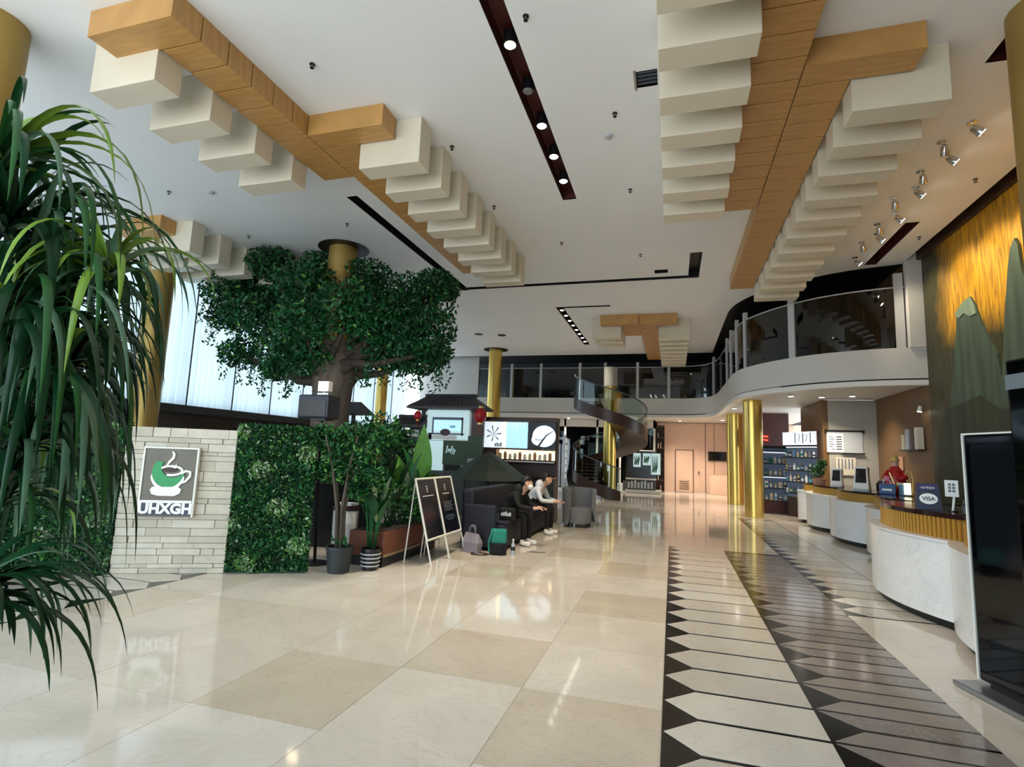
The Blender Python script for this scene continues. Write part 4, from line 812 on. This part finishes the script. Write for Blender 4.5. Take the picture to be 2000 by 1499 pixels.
for i,z in enumerate((2.08,1.98,1.72,1.60,1.48)):
    w = .1 if i < 2 else .05
    for j in range(3): B('character_stroke','logo_white',vs_,-.88-w+.004,-.88+w,-.106,-.1,z-.035+.028*j,z-.02+.028*j)
    B('character_stroke','logo_white',vs_,-.885,-.87,-.107,-.1,z-.04,z+.05)
B('white_panel','lit_cyan',ch,-.68,-.05,-.1,-.06,1.10,1.86); B('side_panel','maroon',ch,.68,.98,-.1,-.05,1.9,2.7); B('lower_panel','counter_green',ch,-1.0,1.0,-.08,.0,0,1.1)
gb = thing('green_poster_board', 'green poster board with pale sketch beside the picture board', 'sign', (-4.9,12.15,0)); B('board','board_green',gb,-.42,.2,0,.04,1.28,1.86); B('board_edge','white_frame',gb,-.44,.22,0,.03,1.86,1.885); B('board_panel','board_green',gb,.22,.58,-.02,.03,1.45,1.98)
for i in range(6): MB().plate(stroke([(-.34+.04*i,1.55+.03*math.sin(i)),(-.3+.04*i,1.68+.05*math.cos(i*2))],[.01,.025]),-.006,0).build('sketch_mark','lit_cyan',gb)
for x in (-.38,.16): B('leg','black_plastic',gb,x-.02,x+.02,.0,.04,0,1.28)
par = thing('green_parasol', 'closed dark green canopy sloping over the seats behind the sofa', 'parasol', (-3.95,11.6,0))
MB().lathe([(.28,0),(.28,.06),(.03,.08)],n=20).build('base','black_plastic',par); MB().tube([(0,0,.06),(0,0,1.62)],.022,8).build('pole','black_plastic',par)
MB().lathe([(.95,1.02),(.7,1.22),(.35,1.45),(.03,1.62)],n=10,cap=False).build('canopy','counter_green',par)
def lantern(label, px, py, Y, s_):
    q = yp(px,py,Y); t = thing('red_lantern', label, 'lantern', (q.x,q.y,q.z)); MB().ball((0,0,0),(.11*s_,.11*s_,.13*s_),14,8).build('body','lantern_red',t,smooth='all'); MB().lathe([(.05*s_,-.15*s_),(.05*s_,-.12*s_)],n=12).build('cap','gold_pin',t); MB().lathe([(.05*s_,.12*s_),(.05*s_,.15*s_)],n=12).build('cap','gold_pin',t); MB().tube([(0,0,-.15*s_),(0,0,-.3*s_)],.012,6).build('tassel','lantern_red',t); MB().tube([(0,0,.15*s_),(0,0,.22*s_)],.005,5).build('cord','black_plastic',t)
lantern('small red lantern hanging at the left corner of the tiled roof', 816, 812, 12.62, .9)
lantern('larger red lantern at the right end of the tiled roof', 938, 812, 12.62, 1.5)
pv = thing('tiled_gable', 'small tiled pavilion roof on a post between the tree and the stall', 'roof', (-8.4,13.0,0)); MB().tube([(0,0,0),(0,0,2.55)],.05,8).build('post','black_plastic',pv)
m_ = MB(); m_.add([(-.45,-.4,2.5),(.45,-.4,2.5),(.45,.4,2.5),(-.45,.4,2.5),(-.2,0,2.85),(.2,0,2.85)],[(0,1,5,4),(1,2,5),(2,3,4,5),(3,0,4),(3,2,1,0)]); m_.build('roof','roof_tile',pv)
# ================================================================== SPIRAL STAIR
SX, SY, SR0, SR1 = -2.45, 22.4, .42, 1.5
stc = thing('gold_column', 'gold column at the centre of the spiral staircase', 'column', (SX,SY,0)); MB().lathe([(.26,0),(.26,4.5)],n=26).build('shaft','gold_metal',stc,smooth=True); MB().lathe([(.27,4.5),(.27,5.3)],n=26).build('upper_shaft','grey_wall',stc,smooth=True)
sta = thing('spiral_staircase', 'dark brown spiral staircase with glass balustrade curling up to the balcony', 'staircase', (SX,SY,0))
def hel(u, r, dz=0):        # u in turns: 0 = front right, then left, back, right, front, left
    a = R(-60)-u*2*PI; return Vector((r*math.cos(a), r*math.sin(a), -.02+2.92*u+dz))
U0, U1, NS = .02, 1.34, 30
def helband(name, mat, r0, r1, z0, z1, u0=U0, u1=U1, n=72):
    vs=[]; fs=[]
    for j in range(n+1):
        u = u0+(u1-u0)*j/n
        for r, z in ((r0,z0),(r1,z0),(r1,z1),(r0,z1)): q = hel(u,r,z); vs.append((q.x,q.y,max(q.z,.0)))
    for j in range(n):
        for i in range(4): k=(i+1)%4; fs.append((4*j+i,4*j+4+i,4*j+4+k,4*j+k))
    fs += [(0,1,2,3),tuple(range(4*n,4*n+4))[::-1]]; return MB().add(vs,fs).build(name,mat,sta,smooth=True,fixn=True)
helband('outer_stringer','stair_brown',SR1-.04,SR1,-.16,.30); helband('inner_stringer','stair_brown',SR0,SR0+.03,-.1,.25); helband('underside','stair_brown',SR0,SR1-.02,-.16,-.10)
helband('handrail','dark_frame',SR1-.045,SR1-.005,1.12,1.16)
for i in range(9):
    a, b = U0+(U1-U0)*i/9, U0+(U1-U0)*(i+1)/9; helband('glass_pane','glass_stair',SR1-.03,SR1-.018,.30,1.12,a+.003,b-.003,9)
for i in range(NS):
    u = U0+(U1-U0)*i/NS; z = hel(u,0).z+.06; a0 = R(-60)-u*2*PI; a1 = a0-(U1-U0)/NS*2*PI*1.15
    MB().prism([(r*math.cos(a),r*math.sin(a)) for r,a in ((SR0+.02,a0),(SR1-.05,a0),(SR1-.05,(a0+a1)/2),(SR1-.05,a1),(SR0+.02,a1))], max(z,0.005), max(z,0.005)+.05).build('tread','tread',sta)
# ================================================================== SHOPFRONT UNDER THE BACK BALCONY
sh = thing('glass_shopfront', 'glazed shopfront with pale frames behind the spiral staircase', 'shopfront', (-3.4,27.6,0))
for x in (-4.6,-3.05,-1.9,-.25,.9,2.55): B('mullion','plaster',sh,x-.05,x+.05,-.05,.05,0,ZB)
B('head_frame','plaster',sh,-4.6,2.6,-.05,.05,3.1,ZB); B('sill_frame','plaster',sh,1.0,2.5,-.06,.06,1.92,2.02)
for a,b in ((-4.55,-3.1),(-3.0,-1.95),(-1.85,-.3),(-.2,.85),(.95,2.5)): B('glass_pane','glass_dark',sh,a,b,-.01,.01,.05,3.1)
bk = thing('brown_bookcase', 'tall narrow brown bookcase at the edge of the beige back wall', 'bookcase', (-.58,28.5,0))
B('case_back','brown_dark',bk,-.2,.2,.1,.14,0,3.3)
for x in (-.2,.18): B('side','brown_dark',bk,x,x+.02,-.12,.12,0,3.3)
for i in range(7): B('shelf','brown_wall',bk,-.18,.18,-.12,.1,.02+.53*i,.05+.53*i)
for i in range(6):
    for j in range(2):
        if (i+j)%3 == 0: continue
        o = B('book',['paper','terracotta','cream_block','black_plastic'][(i*2+j)%4],None,0,.035+.02*j,-.08,.06,0,.22+.05*j); o.location = (-.7+.11*j,28.5,.052+.53*i); tag(o,'book standing on the tall brown bookcase','book','books on the brown bookcase')
# lit display case with screens
dc = thing('display_case', 'low glass display case with bright screens left of the bookcase', 'display case', (-1.35,26.4,0))
B('base','plaster',dc,-.75,.85,-.3,.3,0,.16); B('lower_case','black_plastic',dc,-.7,.6,-.25,.25,.16,.62); B('mid_ledge','plaster',dc,-.75,.62,-.28,.28,.62,.68); B('upper_back','lower_dark',dc,-.75,.62,.1,.16,.68,1.95)
scr = [(-.42,-.08,1.2,1.85),(.02,.38,1.3,1.85),(.40,.82,.88,1.86)]
for i,(a,b,c,d) in enumerate(scr):
    o = B('screen','lit_cyan',dc,a,b,-.06-.05*i,-.02-.05*i,c,d)
    for j in range(3): MB().plate(stroke([(a+.05+.08*j,c+.1),(a+.1+.08*j,c+.25+.06*j),(a+.06+.1*j,d-.12)],[.05,.07,.02]),-.066-.05*i,-.06-.05*i).build('picture_leaf','leaf_mid',o)
for i in range(8): o = B('goods','paper_grey',dc,-.66+.15*i,-.56+.15*i,-.262,-.25,.22,.5+.04*(i%3)); 
wb2 = tag(MB().box(-.12,.12,-.12,.12,0,.42).build('white_box','paper',bevel=.01,loc=(-2.35,26.1,0)),'small pale box on the floor left of the display case','box')
tv = thing('wall_screen', 'wide black screen on the beige wall beside the gold columns', 'screen', (1.72,28.9,1.62)); MB().box(0,1.12,-.0,.08,0,.46).build('bezel','black_plastic',tv,bevel=.01); MB().box(.03,1.09,-.012,.0,.03,.43).build('glass','screen_dark',tv)
pd = thing('barrier_board', 'glossy beige low wall panel under the black screen', 'panel', (1.75,28.2,0)); B('panel','beige_wall',pd,0,1.0,0,.05,.0,.95); B('top_edge','gold_pin',pd,0,1.0,-.01,.06,.95,.97)
# ================================================================== RETAIL SHELVES BY THE COLUMN
rs = thing('retail_shelf', 'tall dark retail shelf full of bottles and packs beside the gold column', 'shelf', (3.25,19.8,0))
B('back','shelf_added_glow',rs,-.52,.52,.14,.18,0,2.15); B('plinth','maroon',rs,-.52,.52,-.18,.14,0,.38)  # back panel given an added glow behind the products
for x in (-.52,.49): B('side','black_plastic',rs,x,x+.03,-.18,.14,0,2.15)
for z in (.38,.78,1.18,1.58,2.0): B('shelf','black_plastic',rs,-.49,.49,-.18,.14,z,z+.03)
B('header','black_plastic',rs,-.52,.52,-.2,.16,2.1,2.18); B('shelf_light','lit_white',rs,-.47,.47,.10,.12,1.95,1.985); B('shelf_light','lit_white',rs,-.47,.47,.10,.12,1.13,1.165)
mats_ = ['paper','blue_pale','gold_pin','teal','cream_block','silver','brown_dark','white_paint']
for r_ in range(4):
    for j in range(7):
        k = (r_*3+j*5) % 8; x = 3.25-.42+.14*j; z = (.411,.811,1.211,1.611)[r_]; h = .16+.03*((j+r_)%4)
        t = thing('shelf_product', 'bottle or pack standing on the dark retail shelf', 'product', (x,19.72,z), 0, 'products on the retail shelf')
        if (j+r_)%3 == 2: MB().box(-.05,.05,-.04,.04,0,h).build('pack',mats_[k],t,bevel=.004); B('label',mats_[(k+3)%8],t,-.04,.04,-.042,-.04,h*.3,h*.7)
        else: MB().lathe([(.038,0),(.04,h*.65),(.015,h*.85),(.015,h)],n=12).build('body',mats_[k],t,smooth=True); MB().lathe([(.041,h*.2),(.041,h*.5)],n=12).build('label',mats_[(k+2)%8],t)
cf = thing('drinks_cabinet', 'brown cabinet with glowing white header angled behind the reception', 'cabinet', (3.82,18.55,0), math.atan2(-1.25,.72))
B('body','brown_dark',cf,-.72,.72,.05,.4,0,2.2); B('side_panel','brown_dark',cf,.70,.98,-.1,.42,0,2.62); B('header_box','brown_dark',cf,-.72,.7,-.05,.35,2.2,2.6); hd = B('light_header','lit_white',cf,-.72,.70,-.08,-.05,2.2,2.6)
for i,(x,w) in enumerate(((-.2,.03),(.12,.03),(.42,.03))): B('header_line','ink',hd,x,x+w,-.086,-.08,2.25,2.57)
MB().plate(stroke([(-.08,2.5),(.0,2.52),(.02,2.45),(-.04,2.36),(-.02,2.3)],.014),-.088,-.08).build('header_mark','ink',hd); MB().plate(stroke([(.2,2.5),(.32,2.5),(.28,2.4),(.25,2.3)],.014),-.088,-.08).build('header_mark','ink',hd); MB().plate(stroke([(.48,2.54),(.66,2.54),(.66,2.3),(.48,2.3)],.01),-.088,-.08).build('header_mark','terracotta',hd)
for z in (.7,1.05,1.4,1.8): B('shelf','black_plastic',cf,-.7,.68,-.12,.06,z,z+.03)
B('shelf_light','lit_white',cf,-.68,.66,.0,.02,2.12,2.15); B('glow_back','shelf_added_glow',cf,-.7,.68,.03,.05,.6,2.1)  # glow put into the back panel to lift the bottles
Rz = Matrix.Rotation(math.atan2(-1.25,.72),3,'Z')
for r_,z in enumerate((.731,1.081,1.431,1.831)):
    for j in range(8):
        q = Rz @ Vector((-.6+.16*j,-.05,0)); h = .15+.025*((j*2+r_)%4); t = thing('cabinet_product','bottle or pack on the angled drinks cabinet','product',(3.82+q.x,18.55+q.y,z),0,'products on the drinks cabinet')
        MB().lathe([(.036,0),(.038,h*.6),(.014,h*.85),(.014,h)],n=10).build('body',mats_[(j*3+r_)%8],t,smooth=True); MB().lathe([(.039,h*.2),(.039,h*.5)],n=10).build('label',mats_[(j+r_*2+1)%8],t)
nz = thing('red_neon_sign', 'glowing red neon sign above the dark retail shelf', 'sign', (2.92,22.1,2.55)); B('backing','maroon',nz,-.2,.75,.08,.1,-.35,.35)
MB().tube([(-.1,0,.12),(.0,0,.2),(.1,0,.1),(.02,0,-.05),(-.1,0,-.1),(.1,0,-.16)],.03,8).build('tube','lit_red',nz,smooth='all'); MB().tube([(.18,0,.06),(.5,0,.04)],.03,8).build('tube','lit_red',nz); MB().tube([(.18,0,-.06),(.5,0,-.1)],.025,8).build('tube','lit_red',nz); B('mount','black_plastic',nz,-.02,.02,.02,.09,-.02,.02)
# whiteboard on the grey wall
wbd = thing('whiteboard', 'small whiteboard with notices on the grey wall behind reception', 'whiteboard', (4.2,17.46,2.0)); s_ = 17.45/15.5
B('board','paper_grey',wbd,.04,.94,0,.03,-.02,.58); B('top_rail','black_plastic',wbd,.0,.98,-.012,.03,.57,.62)
for x in (.0,.94): B('corner','black_plastic',wbd,x,x+.05,-.02,.03,.54,.63)
B('pen_tray','black_plastic',wbd,.42,.98,-.05,.0,-.05,-.02); nt_ = B('notice','paper',wbd,.06,.46,-.004,0,.0,.52)
for i in range(6): B('printed_line','ink_soft',nt_,.10 if i else .16,.2 if i%2 else .24,-.007,-.004,.06+.07*i,.085+.07*i); B('printed_line','ink',nt_,.28,.42,-.007,-.004,.06+.07*i,.09+.07*i)
B('notice','paper_grey',wbd,.72,.90,-.004,0,.1,.54)
cal = thing('wall_calendar', 'pale paper calendar hanging below the whiteboard', 'calendar', (4.45,17.46,1.35)); B('sheet','stone_a',cal,0,.5,0,.02,0,.5); 
for i in range(5): B('stripe','ink_soft',cal,.06+.085*i,.09+.085*i,-.004,0,.18,.46)
# ================================================================== RECEPTION COUNTERS
def arc(x, ya, yb, sag, n=14):
    c = (yb-ya)/2; r = (c*c+sag*sag)/(2*sag); cy_ = (ya+yb)/2; cxx = x-sag+r; a = math.asin(c/r)
    return [(cxx-r*math.cos(-a+2*a*i/n), cy_+r*math.sin(-a+2*a*i/n)) for i in range(n+1)]
def counter(label, x, cuts, sag, depth, ztop, slats, group=None):
    t = thing('reception_counter', label, 'counter', (0,0,0)); xb = x+depth
    def outline(off):
        P_ = []
        for a, b in zip(cuts[:-1], cuts[1:]): P_ += [(q[0]+off,q[1]) for q in arc(x,a,b,sag)][(0 if not P_ else 1):]
        return P_
    for a, b in zip(cuts[:-1], cuts[1:]):
        A = arc(x,a,b,sag); MB().prism(A+[(x+.1,b-.001),(x+.1,a+.001)],.09,.86).build('front_panel','counter_white',t,smooth=True,fixn=True)
        MB().prism([(q[0]-.012,q[1]) for q in A]+[(x+.12,b-.001),(x+.12,a+.001)],.86,.885).build('front_ledge','counter_white',t,smooth=True,fixn=True)
    MB().prism(outline(.09)+[(x+.3,cuts[-1]),(x+.3,cuts[0])],0,.09).build('plinth','plinth_dark',t,fixn=True)
    MB().box(x+.1,xb,cuts[0]+.01,cuts[-1]-.01,.05,.86).build('body','brown_dark',t)
    zt = 1.10; off = .16
    if slats:
        path = [(q[0]+off,q[1]) for q in outline(0)]; MB().prism(path+[(xb-.1,cuts[-1]),(xb-.1,cuts[0])],.885,zt).build('slat_backing','brown_dark',t,fixn=True)
        L = 0; pts__ = []; step = .06
        for (x0,y0),(x1,y1) in zip(path[:-1],path[1:]):
            d = math.hypot(x1-x0,y1-y0); s0_ = -L % step
            while s0_ < d: pts__.append((x0+(x1-x0)*s0_/d,y0+(y1-y0)*s0_/d)); s0_ += step
            L += d
        base = MB().box(-.03,.004,-.017,.017,.885,zt).build('slat','slat_gold',t,bevel=.004); first = True
        for q in pts__:
            if first: base.location = (q[0],q[1],0); first = False
            else: c = base.copy(); COL.objects.link(c); c.location = (q[0],q[1],0)
        MB().prism([(q[0]-.03,q[1]) for q in path]+[(xb,cuts[-1]),(xb,cuts[0])],zt,zt+.05).build('worktop','counter_top',t,fixn=True)
    else:
        for i,(a,b) in enumerate(zip(cuts[:-1],cuts[1:])):
            A = [(q[0]+off,q[1]) for q in arc(x,a,b,sag)]; MB().prism(A+[(xb-.1,b-.001),(xb-.1,a+.001)],.885,1.05).build('gold_band','counter_gold',t,smooth=True,fixn=True)
        MB().prism([(q[0]+off+.02,q[1]) for q in outline(0)]+[(xb,cuts[-1]),(xb,cuts[0])],1.05,1.09).build('worktop','counter_top',t,fixn=True)
    return t
counter('long far reception counter with scalloped white drum fronts and gold band', 3.79, [10.0,12.37,14.81,16.9], .43, .75, 1.05, False)
counter('small white drum unit at the far end of the reception counter', 3.79, [16.91,17.75], .37, .3, 1.05, False)
counter('near reception counter with white marble drums and gold slatted top', 2.70, [4.42,6.68,8.9], .26, .65, 1.10, True)
# things on the near counter (top 1.15)
ZT = 1.151
def on(px, py, Y, z=ZT): q = yp(px,py,Y); return q.x, q.y
cs = thing('card_sign', 'navy and white slanted payment card sign on the slatted counter', 'sign', (2.80,7.38,ZT), R(-14))
MB().add([(-.12,-.07,0),(.12,-.07,0),(.12,.07,0),(-.12,.07,0),(-.10,.0,.29),(.10,.0,.29),(.10,.03,.29),(-.10,.03,.29)],[(3,2,1,0),(4,5,6,7),(0,1,5,4),(1,2,6,5),(2,3,7,6),(3,0,4,7)]).build('body','sign_navy',cs,fixn=True)
def slant(v): return -.07+.07*v/.29-.004
def slp(pts_2, mat, name, e=0): return MB().add([(a,slant(b)-e,b) for a,b in pts_2],[tuple(range(len(pts_2)))]).build(name,mat,cs,fixn=False)
slp([(-.098,.215),(.098,.215),(.094,.285),(-.094,.285)],'purple','heading_band',.001); slp(ellipse(.0,.12,.085,.06,0,360,22),'logo_white','white_badge',.001)
text('lettering','VISA',.06,'ink',cs,(0,slant(.12)-.004,.12),(R(90-13.6),0,0),.001,bold=.001); text('lettering','turkiye',.045,'logo_white',cs,(0,slant(.245)-.004,.245),(R(90-13.6),0,0),.001)
def card_stand(label, x, y, h, mat, rz):
    t = thing('card_stand', label, 'sign', (x,y,ZT), rz); MB().lathe([(.05,0),(.05,.012)],n=16).build('base','black_plastic',t); MB().tube([(0,0,.01),(.02,.01,h-.13)],.012,8).build('stem','white_paint',t); MB().box(-.06,.06,-.006,.006,h-.14,h+.04).build('card',mat,t,bevel=.003)
    for i in range(3):
        for j in range(2): B('grid_mark','ink_soft',t,-.03+.035*j,-.005+.035*j,-.009,-.006,h-.09+.035*i,h-.065+.035*i)
    return t
card_stand('pale green card on a white stand beside the payment sign', 2.96,7.2,.30,'paper',R(-20)); card_stand('pale blue card on a white stand nearest the black kiosk', 3.10,6.98,.30,'blue_pale',R(-22))
pt = thing('payment_terminal','black card terminal between the two card stands','terminal',(2.92,6.75,ZT),R(-20)); MB().box(-.06,.06,-.08,.08,0,.1).build('body','black_plastic',pt,bevel=.015); MB().box(-.045,.045,-.083,-.078,.02,.08).build('keypad','dark_frame',pt); MB().box(-.05,.05,-.02,.07,.1,.15).build('printer','black_plastic',pt,bevel=.01)
# things on the far counter (top 1.09)
ZF = 1.091
hp = thing('counter_plant', 'bushy green potted plant at the far end of the reception counter', 'plant', (3.72,16.2,ZF)); MB().lathe([(.13,0),(.17,.16),(.16,.17)],n=18).build('pot','terracotta',hp,smooth=True); m_ = MB()
for i in range(5): cloud(m_,(random.uniform(-.12,.12),random.uniform(-.1,.1),.3+.07*i),(.2-.02*i,.2-.02*i,.12),130,.07)
stuff(m_.build('foliage',['leaf_dark','leaf_mid','leaf_light'],hp))
def machine(label, x, y, s_):
    t = thing('counter_machine', label, 'machine', (x,y,ZF), R(-25)); m_ = MB()
    m_.add([(-.14*s_,-.16*s_,0),(.14*s_,-.16*s_,0),(.14*s_,.16*s_,0),(-.14*s_,.16*s_,0),(-.1*s_,-.02*s_,.48*s_),(.1*s_,-.02*s_,.48*s_),(.1*s_,.14*s_,.46*s_),(-.1*s_,.14*s_,.46*s_)],[(3,2,1,0),(4,5,6,7),(0,1,5,4),(1,2,6,5),(2,3,7,6),(3,0,4,7)]); m_.build('housing','white_paint',t,bevel=.02)
    MB().box(-.1*s_,.1*s_,.13*s_,.28*s_,.02,.46*s_).build('back','black_plastic',t,bevel=.03); MB().add([(-.09*s_,-.125*s_,.16*s_),(.09*s_,-.125*s_,.16*s_),(.08*s_,-.04*s_,.43*s_),(-.08*s_,-.04*s_,.43*s_)],[(0,1,2,3)]).build('screen','screen_dark',t); MB().box(-.12*s_,.12*s_,-.2*s_,-.14*s_,0,.05*s_).build('tray','paper_grey',t,bevel=.01)
machine('white and black countertop machine beside the potted plant', 3.86,15.1,.95); machine('larger white and black countertop machine below the whiteboard', 3.88,13.35,1.1)
bl = thing('black_printer', 'low black printer between the countertop machines and the blue bag', 'printer', (4.28,13.15,ZF)); MB().box(-.16,.16,-.15,.15,0,.2).build('body','black_plastic',bl,bevel=.03); MB().box(-.13,.13,-.12,.12,.2,.24).build('lid','dark_frame',bl,bevel=.015)
bb = thing('blue_gift_box', 'blue handled gift box with pale lettering on the reception counter', 'box', (4.02,12.35,ZF), R(-15)); MB().box(-.13,.13,-.08,.08,.0,.2).build('body','blue_box',bb,bevel=.02); MB().tube([(-.06,0,.2),(-.05,0,.27),(.05,0,.27),(.06,0,.2)],.01,6).build('handle','white_paint',bb); MB().box(-.09,.07,-.084,-.08,.07,.11).build('print','paper',bb); MB().ball((0,-.02,.31),(.05,.02,.05),10,6).build('rosette','pink',bb)
b2 = thing('pale_blue_box','pale blue box tucked behind the blue gift box','box',(4.28,12.3,ZF)); MB().box(-.06,.06,-.08,.08,0,.22).build('body','blue_pale',b2,bevel=.008); B('lid','paper',b2,-.062,.062,-.082,.082,.2,.23)
fg = thing('red_figurine', 'red robed festive figurine with pale face on the reception counter', 'figurine', (4.30,12.75,ZF), R(-20))
MB().lathe([(.17,0),(.19,.1),(.17,.3),(.13,.45),(.07,.54)],n=18).build('robe','red_satin',fg,smooth='all'); MB().ball((0,0,.60),(.075,.075,.085),14,8).build('head','skin',fg,smooth='all'); MB().lathe([(.085,.65),(.08,.68),(.05,.75),(.02,.79)],n=14).build('hat','gold_pin',fg,smooth='all')
for s_ in (-1,1): MB().tube([(s_*.11,-.02,.44),(s_*.17,-.1,.33),(s_*.06,-.17,.3)],[.05,.05,.04],8).build('sleeve','red_satin',fg,smooth='all')
MB().plate(stroke([(-.09,.42),(-.05,.3),(-.02,.2)],[.02,.03,.02]),-.2,-.16).build('sash','gold_pin',fg); MB().ball((.04,-.18,.2),(.04,.03,.05),10,6).build('ingot','gold_pin',fg)
for s_ in (-1,1): MB().ball((s_*.028,-.072,.615),.009,6,4).build('eye','hair',fg)
cl_ = thing('cream_lamp', 'small glowing cream lamp with curved arm in front of the red figurine', 'lamp', (4.20,11.9,ZF)); MB().lathe([(.08,0),(.08,.015)],n=16).build('base','black_plastic',cl_); MB().lathe([(.055,.03),(.055,.24)],n=16).build('shade','cream_lamp',cl_,smooth=True); MB().tube([(.08,0,.015),(.1,0,.3),(.07,0,.45),(0,0,.47),(-.03,0,.4)],.01,6).build('arm','gold_pin',cl_,smooth='all')
ph = thing('desk_phone','dark maroon desk telephone near the glowing cream lamp','telephone',(4.3,11.3,ZF)); MB().add([(-.1,-.1,0),(.1,-.1,0),(.1,.1,0),(-.1,.1,0),(-.1,-.1,.03),(.1,-.1,.03),(.1,.1,.09),(-.1,.1,.09)],[(3,2,1,0),(4,5,6,7),(0,1,5,4),(1,2,6,5),(2,3,7,6),(3,0,4,7)]).build('body','maroon',ph); MB().tube([(-.08,-.08,.08),(-.08,0,.11),(-.08,.09,.13)],.022,8).build('handset','maroon',ph)
# wall things behind reception
ws = thing('wall_shelf', 'small dark wall shelf holding folders on the brown wall', 'shelf', (5.36,15.0,2.02)); B('board','brown_dark',ws,0,.15,-.55,.55,0,.03)
for i,(y,mt,h,lb_) in enumerate(((-.4,'cream_block',.5,'upright cream folder on the wall shelf, nearest the mural'),(-.18,'maroon',.5,'dark maroon binder on the wall shelf'),(.1,'paper_grey',.48,'grey folder on the wall shelf'),(.34,'stone_b',.36,'short beige folder on the wall shelf'))):
    o = B('folder',mt,None,0,.13,-.09,.09,0,h,bevel=.006); o.location = (5.37,15.0+y,2.051); tag(o,lb_,'folder')
wsp = thing('wall_spotlight','small white spotlight high on the brown wall beside the mural','spotlight',(5.5,14.4,3.0)); MB().tube([(0,0,0),(-.08,0,0)],.015,6).build('arm','silver',wsp); MB().tube([(-.08,0,.03),(-.1,0,-.1)],[.03,.05],12).build('head','white_paint',wsp); MB().tube([(-.1,0,-.1),(-.101,0,-.106)],.042,12).build('lens','lamp_white',wsp)
fp = tag(MB().box(-.02,0,-.13,.13,0,.34).build('framed_notice','terracotta',loc=(XR-.001,15.9,1.55),bevel=.004),'small tan framed notice on the brown wall behind the red figurine','notice')
# ================================================================== BLACK KIOSKS AT RIGHT
kk = thing('black_kiosk', 'tall glossy black touch-screen kiosk with silver edge at right', 'kiosk', (2.20,5.12,0), R(-75))
MB().box(0,.85,.0,.09,.06,1.88).build('body','black_gloss',kk,bevel=.02); fr = MB(); fr.box(-.012,.0,-.004,.094,.06,1.89); fr.box(-.012,.85,-.004,.094,1.88,1.892); fr.build('silver_edge','white_frame',kk); MB().box(.07,.78,-.006,.0,.92,1.80).build('screen','screen_dark',kk)
MB().box(-.05,.9,-.16,.2,0,.035).build('base_plate','silver',kk,bevel=.006); MB().box(.1,.75,.0,.09,.035,.08).build('foot','black_plastic',kk)
q = yp(1962,705,3.95)
k2 = thing('black_totem', 'second black totem with silver band at the right edge', 'kiosk', (q.x,3.95,0), R(-75)); MB().box(0,.6,0,.12,.0,q.z).build('body','black_gloss',k2,bevel=.015); MB().box(-.004,.604,-.004,.124,q.z-.18,q.z-.09).build('band','silver',k2); MB().box(.14,.5,-.006,0,q.z-.08,q.z-.04).build('logo_bar','lit_white',k2)
